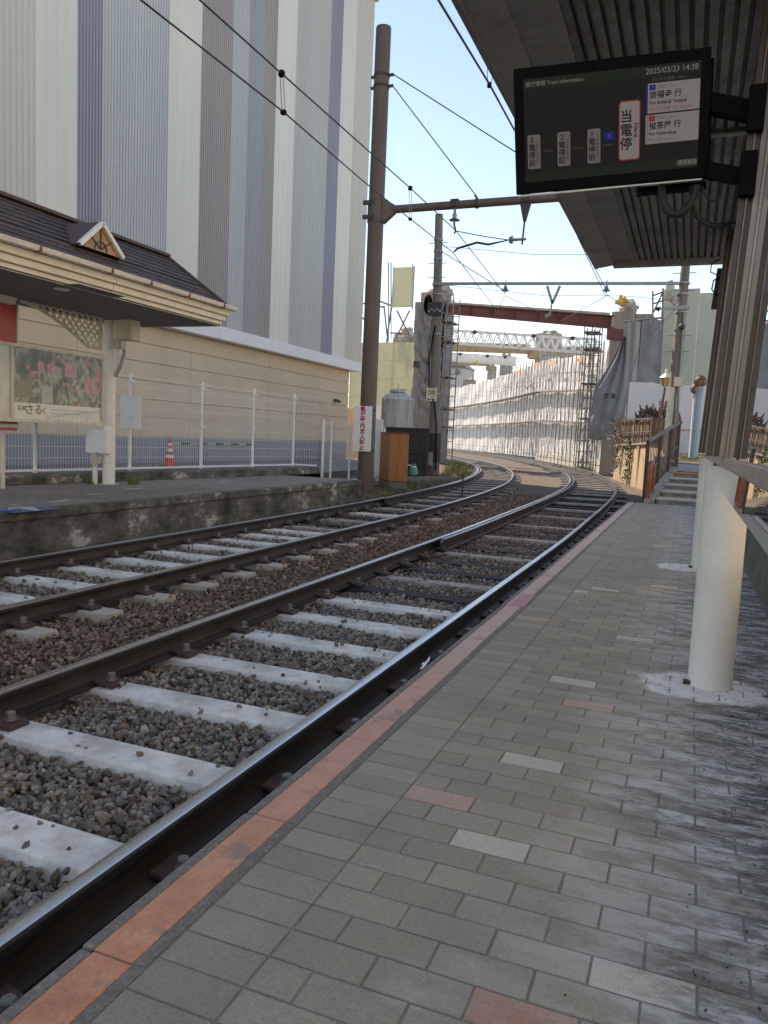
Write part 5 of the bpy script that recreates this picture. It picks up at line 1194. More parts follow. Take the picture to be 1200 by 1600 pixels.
sp_s = thing('speed_plate', 'small white plate with twenty in a yellow ring on the concrete pole', 'sign', (a.x, UY - .26, b_.z))
pw = b_.x - a.x
pp = MB().box(a.x, b_.x, UY - .27, UY - .255, b_.z, a.z).build('plate_sheet', M['white_metal'], sp_s)
cz1 = b_.z + (a.z - b_.z) * .64
MB().cyl(((a.x + b_.x) / 2, UY - .271, cz1), ((a.x + b_.x) / 2, UY - .276, cz1), pw * .44, pw * .44, 24).build('yellow_ring', M['yellow'], pp); MB().cyl(((a.x + b_.x) / 2, UY - .2765, cz1), ((a.x + b_.x) / 2, UY - .279, cz1), pw * .30, pw * .30, 24).build('ring_centre', M['white_metal'], pp)
text('20', pw * .5, M['black_text'], pp, ((a.x + b_.x) / 2, UY - .281, cz1), (1, 0, 0), (0, 0, 1), depth=.003, bold=.006)
text('R=60', pw * .36, M['black_text'], pp, ((a.x + b_.x) / 2, UY - .273, b_.z + (a.z - b_.z) * .12), (1, 0, 0), (0, 0, 1), depth=.003, bold=.004)
for nm, lab, p0, p1, mat, yy in (('switch_box', 'pale grey switch box low on the concrete pole', (657, 705), (674, 728), 'grey_box', UY - .4), ('relay_box', 'white narrow box on the dark fence left of the concrete pole', (653, 671), (661, 703), 'white', 27.8)):
    a, b_ = at(*p0, y=yy), at(*p1, y=yy); e_ = thing(nm, lab, 'electrical box', (a.x, yy, b_.z)); MB().box(a.x, b_.x, yy, yy + .2, b_.z, a.z).build('box_body', M[mat], e_, bevel=.015); MB().box(a.x + .03, b_.x - .03, yy - .012, yy - .001, b_.z + .05, a.z - .06).build('box_door', M[mat], e_)
    MB().box(a.x - .03, b_.x + .03, yy - .03, yy + .22, a.z, a.z + .03).build('rain_lid', M['dark_steel'], e_)
# span bar between the two far poles
SYY = 29.2
s0, s1 = at(688, 443, y=SYY), at(1066, 443, y=SYY)
zsp = (s0.z + s1.z) / 2
sb = thing('span_bar', 'slim grey steel bar spanning above both tracks between two poles', 'bar', (-5, SYY, zsp))
MB().bar(V(s0.x - .25, SYY, s0.z), V(s1.x + .15, SYY, s1.z), .10, .10).build('bar_tube', M['galv'], sb)
def zbar(x): return s0.z + (s1.z - s0.z) * (x - s0.x) / (s1.x - s0.x)
for px, py in ((790, 450), (948, 452)):
    p = at(px, 445, y=SYY); MB().lathe((p.x, SYY, zbar(p.x) - .34), [(.03, 0), (.03, .06), (.15, .08), (.08, .14), (.07, .2), (.02, .28)], 14).build('insulator', M['galv'], sb, smooth=True)
    MB().cyl((p.x, SYY, zbar(p.x) - .06), (p.x, SYY, zbar(p.x) + .12), .02).build('insulator_pin', M['galv'], sb)
v0, v1, v2 = at(855, 447, y=SYY), at(875, 447, y=SYY), at(863, 474, y=SYY)
MB().bar(v0, v2, .06, .09).build('drop_strut', M['galv'], sb); MB().bar(v1, v2, .06, .09).build('drop_strut', M['galv'], sb); MB().bar(v2 + V(0, 0, .1), at(859, 492, y=SYY), .05, .06).build('drop_strut', M['galv'], sb); MB().bar(at(860, 490, y=SYY), at(852, 495, y=SYY), .06, .1).build('drop_foot', M['galv'], sb)
# ------------------------------------------------------------------ overhead wires
def wire(label, pts, r_=.012, n=4, sag=0):
    P_ = [Vector(p) for p in pts]; o_ = []
    for a, b_ in zip(P_[:-1], P_[1:]):
        for k in range(6): u = k / 6; o_.append(a.lerp(b_, u) - V(0, 0, sag * 4 * u * (1 - u)))
    o_.append(P_[-1]); return tag(MB().tube(o_, r_, 5).build('overhead_wire', M['wire']), label, 'wire', 'overhead tram wires')
MSG = [at(312, 0, y=7.2) + (at(312, 0, y=7.2) - at(440, 115, y=9.2)) * 1.2, at(312, 0, y=7.2), at(440, 115, y=9.2), at(641, 294, y=14.6), at(712, 360, y=PYY), at(789, 460, y=SYY)]
CON = [at(220, 0, y=6.3) + (at(220, 0, y=6.3) - at(443, 175, y=8.9)) * 1.2, at(220, 0, y=6.3), at(443, 175, y=8.9), at(565, 281, y=11.8), at(641, 342, y=14.5), at(708, 395, y=PYY), at(765, 470, y=26), at(790, 512, y=34), at(786, 545, y=46)]
wire('upper carrying wire of the far track, crossing the striped building', MSG); wire('lower contact wire of the far track, crossing the striped building', CON, .011)
wire('thin wire from the span bar insulator down towards the far white truss', [at(789, 462, y=SYY), at(770, 500, y=40), at(757, 525, y=52)], .012)
wire('thin wire running on from the span bar insulator towards the red girder', [at(790, 462, y=SYY), at(830, 482, y=36), at(880, 500, y=44)], .012)
RW = [at(640, -90, y=5.4), at(685, 0, y=6.5), at(765, 132, y=8.6), at(803, 202, y=10), at(877, 312, y=14), at(905, 375, y=19), at(946, 462, y=SYY)]
wire('contact wire of the near track beside the canopy edge', RW, .012)
wire('carrying wire of the near track running to the span bar', [at(876, 300, y=PYY), at(915, 390, y=23), at(948, 455, y=SYY)], .012)
wire('diagonal wire from the concrete pole up to the span bar insulator', [at(692, 394, y=UY), at(790, 455, y=SYY)], .016)
wire('faint level wire above the span bar', [at(692, 385, y=UY), at(840, 398, y=31), at(1000, 398, y=33)], .010)
wire('faint level wire below the span bar', [at(695, 445, y=31), at(850, 462, y=33), at(960, 461, y=35), at(1060, 470, y=38)], .010)
wire('slack wire from the span bar to the right hand pier', [at(948, 460, y=SYY), at(975, 480, y=40)], .014)
wire('guy wire from the right pole down past the grey tarpaulin', [at(1058, 480, y=28), at(1000, 540, y=33), at(985, 590, y=36)], .010)
wire('pale rope from the girder pier down to the white truss', [at(950, 461, y=SYY), at(880, 500, y=42), at(810, 545, y=52)], .014)
for k, (p, q_, lab) in enumerate(((at(440, 115, y=9.2), at(443, 175, y=8.9), 'double hanger between the two wires in front of the striped cladding'), (at(641, 294, y=14.6), at(641, 342, y=14.5), 'double hanger between the two wires just right of the brown pole'))):
    h_ = thing('wire_hanger', lab, 'wire hanger', q_, 'hangers between the overhead wires')
    MB().lathe(p - V(0, 0, .045), [(.02, 0), (.045, .02), (.045, .07), (.02, .09)], 12).build('hanger_clamp', M['black'], h_, smooth=True)
    for s_ in (-.022, .022): MB().cyl(p + V(s_, 0, -.03), q_ + V(s_, 0, 0), .006, .006, 5).build('hanger_rod', M['galv'], h_)
    MB().box(q_.x - .03, q_.x + .03, q_.y - .03, q_.y + .03, q_.z - .03, q_.z + .02).build('lower_clamp', M['black'], h_)
q = at(765, 125, y=8.6)
h_ = thing('wire_hanger', 'small wire hanger on the near track wire beside the canopy edge', 'wire hanger', q, 'hangers between the overhead wires')
for s_ in (-.02, .02): MB().tube([at(765, 132, y=8.6) + V(s_, 0, 0), at(766, 110, y=8.6) + V(s_ * 2, 0, .1)], .005, 5).build('hanger_rod', M['galv'], h_)
MB().box(q.x - .02, q.x + .02, q.y - .02, q.y + .02, at(765, 132, y=8.6).z - .03, at(765, 132, y=8.6).z + .02).build('lower_clamp', M['black'], h_)
# ------------------------------------------------------------------ demolition site behind the curve
GY = 43.0
# wrapped tower on the left of the girder
w0, w1 = at(646, 600, y=GY), at(689, 600, y=GY)
zt_t = at(668, 470, y=GY).z
tw = thing('wrapped_pier', 'left bridge pier wrapped in grey tarpaulin with broken concrete on top', 'pier', ((w0.x + w1.x) / 2, GY, -.2))
MB().box(w0.x + .2, w1.x - .1, GY, GY + 1.6, -.3, zt_t + .5).build('pier_core', M['pier'], tw, bevel=.03)
def tarp_fn(x0, x1, z0, z1, y, amp, seed=0, lean=0):
    def f(u, v):
        return (x0 + (x1 - x0) * u + .05 * math.sin(v * 11 + seed), y - amp * abs(math.sin(u * 3.2 + v * 27 + 1.4 * math.sin(v * 9 + seed))) * 1.5 + amp * .5 * math.sin(u * 4 + v * 3 + seed) - amp * .4 * abs(math.sin(u * 5 + v * 63)), z0 + (z1 - z0) * v + lean * u)
    return f
tf = MB().grid(tarp_fn(w0.x, w0.x + (w1.x - w0.x) * .36, -.3, zt_t - .1, GY - .14, .07, 1), 8, 80).build('tarpaulin_sheet', M['tarp_pier'], tw, smooth=True)
tf2 = MB().grid(tarp_fn(w0.x + (w1.x - w0.x) * .37, w1.x + .05, -.3, zt_t, GY - .16, .2, 2.5), 20, 110).build('tarpaulin_sheet', M['tarp_pier'], tw, smooth=True)
MB().grid(lambda u, v: (w1.x + .06, GY - .1 + 1.8 * u, -.3 + (zt_t + .3) * v), 4, 10).build('tarpaulin_sheet', M['tarp'], tw)
text('防', .42, M['black_text'], tf2, (at(651, 571, y=GY - .3).x, GY - .32, at(651, 571, y=GY).z), (1, 0, 0), (0, 0, 1), depth=.01, bold=.012); text('音', .42, M['black_text'], tf2, (at(664, 571, y=GY - .3).x, GY - .32, at(664, 571, y=GY).z), (1, 0, 0), (0, 0, 1), depth=.01, bold=.012)
def rubble(name, mat, cx, cy, cz, sx, sy, sz, parent, n=7):
    mb = MB()
    for k in range(n):
        bm = bmesh.new(); bmesh.ops.create_icosphere(bm, subdivisions=2, radius=1)
        c_ = V(cx + random.uniform(-.27, .27) * sx, cy + random.uniform(-.27, .27) * sy, cz + (k / max(1, n - 1)) * .55 * sz); sc_ = V(sx, sy, sz) * (.78 - .35 * k / max(1, n - 1)); sc_ = V(sc_.x * random.uniform(.28, .46), sc_.y * random.uniform(.28, .46), sc_.z * random.uniform(.24, .4))
        rm = Matrix.Rotation(random.uniform(0, 6), 3, 'Z') @ Matrix.Rotation(random.uniform(-.5, .5), 3, 'X')
        vs = []
        for v in bm.verts:
            p = v.co.copy(); m_ = max(abs(p.x), abs(p.y), abs(p.z)); p = p.lerp(p / m_ * .8, .85) * (1 + random.uniform(-.11, .11)); p = rm @ V(p.x * sc_.x, p.y * sc_.y, p.z * sc_.z); vs.append(p + c_)
        mb.add(vs, [[v.index for v in f.verts] for f in bm.faces]); bm.free()
    return mb.build(name, mat, parent)
rubble('broken_top', M['rough_conc'], (w0.x + w1.x) / 2 + .2, GY + .7, zt_t + .45, 1.5, 1.3, 1.3, tw, 9)
# right pier
r0, r1 = at(951, 560, y=GY), at(1003, 560, y=GY)
rp0, rp1 = at(955, 500, y=GY), at(1008, 490, y=GY)
zr_ = at(980, 486, y=GY).z
rp = thing('broken_pier', 'right bridge pier of bare concrete with rubble on its cut top', 'pier', ((r0.x + r1.x) / 2, GY, -.2))
MB().hexa([(r0.x - .1, GY, -.3), (r0.x + 1.15, GY - .05, -.3), (r0.x + 1.35, GY + 2.4, -.3), (r0.x + .1, GY + 2.4, -.3), (r0.x, GY, zr_), (r0.x + 1.15, GY - .05, zr_), (r0.x + 1.35, GY + 2.4, zr_), (r0.x + .1, GY + 2.4, zr_)]).build('pier_shaft', M['pier'], rp, bevel=.04)
MB().hexa([(r0.x + 1.16, GY + .3, -.3), (r1.x + .35, GY + .35, -.3), (r1.x + .45, GY + 2, -.3), (r0.x + 1.36, GY + 2, -.3), (r0.x + 1.16, GY + .3, zr_ - .1), (r1.x + .35, GY + .35, zr_ - .1), (r1.x + .45, GY + 2, zr_ - .1), (r0.x + 1.36, GY + 2, zr_ - .1)]).build('pier_wing', M['pier'], rp, bevel=.04)
rubble('broken_top', M['rough_conc'], r0.x + .65, GY + .7, zr_ + .2, 1.3, 1.4, .9, rp, 10)
q = at(975, 468, y=GY); rubble('yellow_rag', M['yellow'], q.x, GY + .1, q.z - .12, .9, .5, .55, rp, 4)
# hanging tarpaulins on the right
def drape(name, lab, mat, rows, y, amp, folds=4.0, nu=30, nv=40):
    """hanging sheet: rows of (photo row, left, right) from the top down, standing at depth y, folds fanning from the top"""
    t_ = thing(name, lab, 'tarpaulin', at(rows[-1][1], rows[-1][0], y=y))
    def fn(u, v):
        L = len(rows) - 1; k = min(int(v * L), L - 1); f = v * L - k; f2 = f * f * (3 - 2 * f) * .5 + f * .5
        py, xa, xb = (rows[k][i] * (1 - f2) + rows[k + 1][i] * f2 for i in range(3))
        p = at(xa + (xb - xa) * u, py + .8 * math.sin(u * 9 + v * 4), y=y)
        return (p.x, y + amp * (.35 + .65 * (1 - v)) * math.sin(u * folds * 6.28 + 2.5 * v * v) + amp * .9 * v * v * math.sin(v * 21 - u * 5), p.z)
    return t_, MB().grid(fn, nu, nv).build('tarpaulin_sheet', mat, t_, smooth=True)
t_, o_ = drape('tarpaulin', 'big dark grey tarpaulin fanned out from a point over the wall end', M['tarp'], [(525, 975, 979), (560, 958, 982), (605, 929, 983), (650, 921, 974), (687, 918, 957)], 38.5, .11, 3.2, 36, 44)
for px, s_ in ((948, '防'), (958, '音')):
    q = at(px, 619, y=38.1); text(s_, .26, M['black_text'], o_, (q.x, 38.1, q.z), (1, 0, 0), (0, 0, 1), depth=.01, bold=.008)
drape('tarpaulin', 'narrow pale grey tarpaulin strip hanging beside the bare pier', M['tarp_light'], [(502, 982, 1001), (540, 981, 999), (590, 980, 996), (655, 976, 982)], 39.5, .05, 1.2)
drape('tarpaulin', 'grey tarpaulin hanging from a bar left of the tall green panels', M['tarp'], [(499, 1007, 1035), (508, 1004, 1032), (530, 1001, 1035), (570, 998, 1031), (600, 995, 1029)], 40, .06, 1.3)
tr_ = thing('hanging_bar', 'dark bar from which the right grey tarpaulin hangs', 'bar', at(1015, 498, y=40.2)); MB().cyl(at(975, 503, y=40.3), at(1037, 496, y=40.3), .05).build('bar_tube', M['scaff'], tr_); MB().cyl(at(1001, 502, y=40.2), at(995, 598, y=40.2), .06).build('bar_leg', M['dark_steel'], tr_); MB().cyl(at(1036, 497, y=40.2), at(1030, 600, y=40.2), .04).build('bar_leg', M['scaff'], tr_)
# red girder
g0a, g0b, g1a, g1b = at(690, 471, y=GY), at(690, 489, y=GY), at(958, 489, y=GY), at(952, 513, y=GY)
gd = thing('red_girder', 'rusty red steel girder spanning between the two piers above the tracks', 'girder', ((g0a.x + g1a.x) / 2, GY, g0b.z))
zt_, zb_ = (g0a.z + g1a.z) / 2, (g0b.z + g1b.z) / 2
def gpt(u, z0): return V(g0a.x - .2 + (g1a.x + .15 - g0a.x + .2) * u, GY, 0)
def gz(u, lo): 
    return (g0b.z * (1 - u) + g1b.z * u) if lo else (g0a.z * (1 - u) + g1a.z * u)
xa_, xb_ = g0a.x - .2, g1a.x + .1
def gbar(x0, x1, y0, y1, f0, f1, nm, mat):
    def Z(x, f): u = (x - g0a.x) / (g1a.x - g0a.x); return gz(u, True) + (gz(u, False) - gz(u, True)) * f
    return MB().hexa([(x0, y0, Z(x0, f0)), (x1, y0, Z(x1, f0)), (x1, y1, Z(x1, f0)), (x0, y1, Z(x0, f0)), (x0, y0, Z(x0, f1)), (x1, y0, Z(x1, f1)), (x1, y1, Z(x1, f1)), (x0, y1, Z(x0, f1))]).build(nm, mat, gd)
gbar(xa_, xb_, GY + .1, GY + .14, .06, .78, 'web_plate', M['girder']); gbar(xa_, xb_, GY - .08, GY + .34, .0, .06, 'bottom_flange', M['girder']); gbar(xa_, xb_, GY - .08, GY + .34, .78, .84, 'top_flange', M['girder'])
gbar(xa_, xb_ - .3, GY - .05, GY + .5, .845, 1.0, 'concrete_remains', M['rough_conc'])
for k in range(8): x = xa_ + .6 + (xb_ - xa_ - 1) * k / 7; gbar(x, x + .05, GY - .06, GY + .099, .06, .78, 'stiffener', M['girder'])
gbar(xb_ - .35, xb_ + .5, GY - .1, GY + .3, -.75, -.02, 'bearing_block', M['girder'])
# scaffold stair tower beside the wrapped pier
def scaff_tower(lab, px0, px1, pyt, pyb, y, decks, depth=1.2):
    t_ = thing('scaffold_tower', lab, 'scaffold', at(px0, pyb, y=y), 'scaffold towers at the site')
    a, b_ = at(px0, pyt, y=y), at(px1, pyt, y=y); z0 = at(px0, pyb, y=y).z; z1 = a.z
    for x in (a.x, b_.x, (a.x + b_.x) / 2):
        for yy in (y, y + depth): MB().cyl((x, yy, z0), (x, yy, z1), .035, .035, 6).build('standard', M['scaff'], t_)
    for py in decks:
        z = at(px0, py, y=y).z; MB().box(a.x, b_.x, y + .05, y + depth - .05, z, z + .07).build('deck', M['dark_steel'], t_)
    z = z0 + .5
    while z < z1:
        for yy in (y, y + depth): MB().bar((a.x, yy - .04, z), (b_.x, yy - .04, z), .04, .04).build('ledger', M['scaff'], t_)
        z += .62
    for k in range(int((z1 - z0) / 1.8)): MB().bar((a.x, y - .05, z0 + 1.8 * k), (b_.x, y - .05, z0 + 1.8 * k + 1.7), .035, .035).build('brace', M['scaff'], t_)
    return t_
scaff_tower('dark scaffold tower just right of the concrete pole', 690, 709, 462, 722, 40, (504, 534, 590, 640, 668))
scaff_tower('scaffold tower at the right end of the white sheeted scaffold', 914, 938, 508, 736, 45.5, (520, 546, 600, 655))
# white sheeted scaffold following the curve
def near(y): return 1.08 + .29 * min(1, max(0, (y - 46) / 22))
def wallp(y): 
    p, d, r_ = frame(xr, y); return p + r_ * (2.3 - .5 * min(1, max(0, (y - 46) / 15))), d, r_
ws = thing('sheeted_scaffold', 'long curving scaffold hung with white sheets along the outside of the curve', 'scaffold', wallp(60)[0])
yss = []; y = 46.3
while y < 119: yss.append(y); d_ = frame(xr, y)[1]; y += (1.25 if y < 80 else 1.9) * d_.y
TIER = [(-.0, 2.35), (2.45, 4.25), (4.35, 6.35)]
for ti, (za, zb_) in enumerate(TIER):
    for k in range(0, len(yss) - 1, 4):
        ya, yb = yss[k], yss[min(k + 4, len(yss) - 1)]
        def fn(u, v, ya=ya, yb=yb, za=za, zb_=zb_, ti=ti):
            y = ya + (yb - ya) * u; p, d, r_ = wallp(y); dd = .80 + .035 * math.sin(y * 5.0 + v * 3) + .02 * math.sin(y * 11 + v * 7 + ti) + .05 * math.sin(v * 5 + y)
            q = p + r_ * dd; top = zb_ + (.04 * math.sin(y * .9) + .03 * math.sin(y * 2.3) if ti == 2 else 0)
            return (q.x, q.y, (za + (top - za) * v) * near(y))
        MB().grid(fn, 24, 10).build('white_sheet', M['white_sheet'], ws, smooth=True)
    # deck boards and ledgers at the foot of each tier
    mb = MB()
    for a, b_ in zip(yss[:-1], yss[1:]):
        pa, _, ra_ = wallp(a); pb, _, rb2 = wallp(b_); pa = pa + V(0, 0, zb_ * (near(a) - 1)); pb = pb + V(0, 0, zb_ * (near(b_) - 1)); mb.hexa([pa + V(0, 0, zb_ + .03), pb + V(0, 0, zb_ + .03), pb + rb2 * .66 + V(0, 0, zb_ + .03), pa + ra_ * .66 + V(0, 0, zb_ + .03), pa + V(0, 0, zb_ + .08), pb + V(0, 0, zb_ + .08), pb + rb2 * .66 + V(0, 0, zb_ + .08), pa + ra_ * .66 + V(0, 0, zb_ + .08)])
    if ti < 2: mb.build('deck', M['scaff'], ws)
    for hh_ in (za + .5, (za + zb_) / 2, zb_):
        MB().tube([wallp(y)[0] + V(0, 0, hh_ * near(y)) for y in yss], .02, 5).build('ledger', M['scaff'], ws)
for k, y in enumerate(yss):
    p, d, r_ = wallp(y); hgt = 6.5 * near(y) + random.choice((0, .15, .4, .8))
    MB().cyl(p + V(0, 0, -.3), p + V(0, 0, hgt), .027, .027, 6).build('standard', M['scaff'], ws)
    if k < 34: q = p + r_ * .62; MB().cyl(q + V(0, 0, -.3), q + V(0, 0, hgt + .2), .024, .024, 5).build('standard', M['scaff'], ws)
    if k < len(yss) - 1:
        q = wallp(yss[k + 1])[0]
        for ti, (za, zb_) in enumerate(TIER):
            if k < 33:
                lo_, hi_ = (za + .15) * near(y), (zb_ - .1) * near(y); a1, a2 = (lo_, hi_) if (k + ti) % 2 else (hi_, lo_)
                MB().bar(p + V(0, 0, a1) + r_ * .03, q + V(0, 0, a2) + r_ * .03, .028, .028).build('brace', M['galv'], ws)
for k, y in enumerate((52.5, 60.5, 66, 74)):
    p, d, r_ = wallp(y); MB().bar(p + V(0, 0, 6.0 * near(y)) - r_ * .1, p + d * 2.2 + V(0, 0, 6.0 * near(y + 2)) - r_ * .1, .05, .22).build('orange_board', M['orange'], ws)
# low concrete kerb wall at the scaffold foot
kw = tag(MB().build('kerb_wall', M['pier']) if False else (lambda mb: mb.build('kerb_wall', M['rough_conc']))((lambda mb: [mb.hexa([wallp(a)[0] + wallp(a)[2] * .30 + V(0, 0, -.3), wallp(b_)[0] + wallp(b_)[2] * .30 + V(0, 0, -.3), wallp(b_)[0] + wallp(b_)[2] * .6 + V(0, 0, -.3), wallp(a)[0] + wallp(a)[2] * .6 + V(0, 0, -.3), wallp(a)[0] + wallp(a)[2] * .30 + V(0, 0, .45), wallp(b_)[0] + wallp(b_)[2] * .30 + V(0, 0, .45), wallp(b_)[0] + wallp(b_)[2] * .6 + V(0, 0, .45), wallp(a)[0] + wallp(a)[2] * .6 + V(0, 0, .45)]) for a, b_ in zip(yss[:18], yss[1:19])] and mb)(MB())), 'low pale concrete wall at the foot of the sheeted scaffold', 'wall')
# masonry and cut stumps showing above the sheets
def stump(lab, px0, px1, pyt, pyb, y, mat='rough_conc', top=True, dep=1.5):
    a, b_ = at(px0, pyt, y=y), at(px1, pyb, y=y); t_ = thing('concrete_stump', lab, 'concrete stump', (a.x, y, -.2), 'cut bridge piers beyond the scaffold')
    MB().box(a.x, b_.x, y, y + dep, -.3, a.z - (.5 if top else 0)).build('stump_shaft', M[mat], t_, bevel=.05)
    if top: rubble('stump_top', M['rough_conc'], (a.x + b_.x) / 2, y + dep * .4, a.z - .75, (b_.x - a.x) * 1.05, dep, .9, t_, 9)
stump('tall broken concrete pier beyond the sheeted scaffold, right of the truss middle', 838, 868, 513, 640, 82)
stump('shorter square concrete pier behind the white truss', 782, 793, 549, 640, 100, 'rough_conc', True)
stump('small concrete pier at the far left end of the sheeted scaffold', 724, 738, 588, 640, 122, 'pier', True)
stump('low broken concrete block beside the farther truss', 762, 769, 566, 640, 112, 'rough_conc')
stump('pale concrete abutment rising behind the right end of the scaffold', 868, 930, 541, 640, 74, 'beige_beam', False, 4)
# white lattice trusses with beams below
def truss(lab, px0, py0, px1, py1, h_px, y, n, perf=False):
    a, b_ = at(px0, py0, y=y), at(px1, py1, y=y); hgt = h_px * y / Fpx; t_ = thing('truss_walkway', lab, 'truss', ((a.x + b_.x) / 2, y, b_.z), 'white trusses over the tracks')
    for yy in (y, y + .6):
        MB().bar(V(a.x, yy, a.z), V(b_.x, yy, b_.z), .09, .11).build('top_chord', M['white'], t_); MB().bar(V(a.x, yy, a.z - hgt), V(b_.x, yy, b_.z - hgt), .09, .13).build('bottom_chord', M['white'], t_)
        for k in range(n):
            u0, u1 = k / n, (k + 1) / n; p0, p1 = V(a.x, yy, a.z).lerp(V(b_.x, yy, b_.z), u0), V(a.x, yy, a.z).lerp(V(b_.x, yy, b_.z), u1); dn_ = V(0, 0, -hgt)
            (MB().bar(p0 + dn_, p1, .05, .08) if k % 2 else MB().bar(p0, p1 + dn_, .05, .08)).build('lattice_bar', M['white'], t_)
    if perf: MB().bar(V(a.x, y + .3, a.z - hgt / 2), V(b_.x, y + .3, b_.z - hgt / 2), .06, hgt * .8).build('web_sheet', M['white_metal'], t_)
    for k in range(3): p = V(a.x, y - .06, a.z).lerp(V(b_.x, y - .06, b_.z), (.2, .6, .85)[k]); MB().lathe(p - V(0, 0, .2), [(.05, 0), (.18, .1), (.18, .22), (.05, .3)], 12).build('truss_lamp', M['bark'], t_, smooth=True)
truss('near white lattice truss crossing above the tracks behind the red girder', 698, 515, 932, 530, 20, 55, 34)
truss('farther white truss of close lattice crossing low behind the first', 698, 551, 806, 558, 12, 74, 18, True)
a, b_ = at(697, 540, y=57), at(828, 544, y=57)
bb2 = thing('beige_girder', 'stained beige girder under the white lattice truss', 'girder', ((a.x + b_.x) / 2, 57, a.z))
MB().bar(V(a.x, 57, a.z - .1), V(b_.x, 57, b_.z - .1), .5, .62).build('girder_body', M['beige_beam'], bb2); MB().bar(V(a.x, 56.7, a.z + .2), V(b_.x, 56.7, b_.z + .2), .2, .08).build('girder_flange', M['beige_beam'], bb2)
MB().box(b_.x - .1, b_.x + .75, 56.8, 57.6, b_.z - .75, b_.z - .05).build('girder_bearing', M['beige_beam'], bb2, bevel=.03)
a, b_ = at(697, 566, y=76), at(765, 568, y=76)
bb3 = thing('beige_girder', 'small beige girder under the farther white truss', 'girder', ((a.x + b_.x) / 2, 76, a.z)); MB().bar(V(a.x, 76, a.z), V(b_.x, 76, b_.z), .5, .5).build('girder_body', M['beige_beam'], bb3); MB().box(b_.x - .3, b_.x + .3, 75.7, 76.4, b_.z - .7, b_.z - .26).build('girder_bearing', M['beige_beam'], bb3)
q = at(742, 567, y=73); tag(rubble('tool_bag', M['yellow'], q.x, 73, q.z, .7, .4, .5, None, 3), 'yellow bag hanging on the farther white truss', 'bag')
# left site panels
def panel_run(lab, px0, px1, pyt, pyb, y, mat, n, rows, frame_mat='scaff', dx=.0, name='site_screen'):
    a, b_ = at(px0, pyt, y=y), at(px1, pyb, y=y); t_ = thing(name, lab, 'site screen', ((a.x + b_.x) / 2, y, b_.z), 'pale green site screens')
    w_ = (b_.x - a.x) / n; h_ = (a.z - b_.z) / rows
    for i in range(n):
        for j in range(rows): MB().box(a.x + i * w_ + .002, a.x + (i + 1) * w_ - .002, y + .02 * ((i + j) % 2), y + .05 + .02 * ((i + j) % 2), b_.z + j * h_ + .002, b_.z + (j + 1) * h_ - .002).build('panel', M[mat], t_)
    for i in range(n + 1): MB().cyl((a.x + i * w_, y + .12, b_.z - .2), (a.x + i * w_, y + .12, a.z + .1), .03, .03, 6).build('panel_post', M[frame_mat], t_)
    return t_
panel_run('pale green site screens left of the wrapped pier, in front', 548, 641, 535, 706, 50, 'green_panel', 3, 6)
tp_ = panel_run('tall pale green screen high on scaffold legs left of the wrapped pier', 614, 644, 418, 480, 50.6, 'green_panel', 1, 2)
a, b_ = at(608, 415, y=50.6), at(609, 530, y=50.6)
for px in (607, 611): MB().cyl(at(px, 410, y=50.7), at(px, 532, y=50.7), .04).build('screen_leg', M['scaff'], tp_)
MB().cyl(at(645, 412, y=50.7), at(644, 482, y=50.7), .04).build('screen_leg', M['scaff'], tp_)
sl_ = thing('scaffold', 'bent scaffold tubes and braces beneath the tall green screen', 'scaffold', at(610, 535, y=51))
for p0, p1 in (((592, 470), (612, 478)), ((600, 478), (606, 535)), ((612, 476), (604, 535)), ((556, 472), (600, 480)), ((620, 485), (640, 525)), ((640, 485), (618, 530)), ((610, 520), (640, 522)), ((553, 484), (570, 500))): MB().cyl(at(*p0, y=51.2), at(*p1, y=51.2), .06).build('scaffold_tube', M['scaff'], sl_)
rb0 = at(622, 535, y=52.5); rbt = thing('rubble_heap', 'pale broken concrete showing above the left green screens', 'rubble', (rb0.x, 52.5, -.2))
MB().box(rb0.x - 1.0, rb0.x + 1.0, 52.6, 54, -.3, rb0.z - .1).build('rubble_core', M['rough_conc'], rbt)
rubble('rubble_top', M['rough_conc'], rb0.x + .2, 53, rb0.z + .2, 2.2, 1.2, 1.5, rbt, 12)
# peach hoarding low at left
a, b_ = at(543, 638, y=40), at(580, 712, y=40)
ph = thing('peach_hoarding', 'peach coloured low hoarding behind the brown pole', 'hoarding', (a.x, 40, 0)); MB().box(a.x - 2, b_.x + .3, 40, 40.06, 0, a.z).build('hoarding_sheet', paint('peach sheet', (.60, .42, .32), .6, .08, 1), ph)
for k in range(5): x = a.x - 2 + k * (b_.x + 2.3 - a.x) / 4; MB().cyl((x, 39.96, 0), (x, 39.96, a.z), .04).build('hoarding_post', M['offwhite'], ph)
a, b_ = at(578, 632, y=38), at(600, 700, y=38); wh_ = thing('white_hoarding', 'white sheet hoarding between the pole and the tank', 'hoarding', (a.x, 38, 0)); MB().box(a.x, b_.x, 38, 38.05, 0, a.z).build('hoarding_sheet', M['white_panel'], wh_); MB().box(a.x - .03, a.x + .05, 37.94, 37.99, 0, a.z + .1).build('hoarding_post', M['white_metal'], wh_)
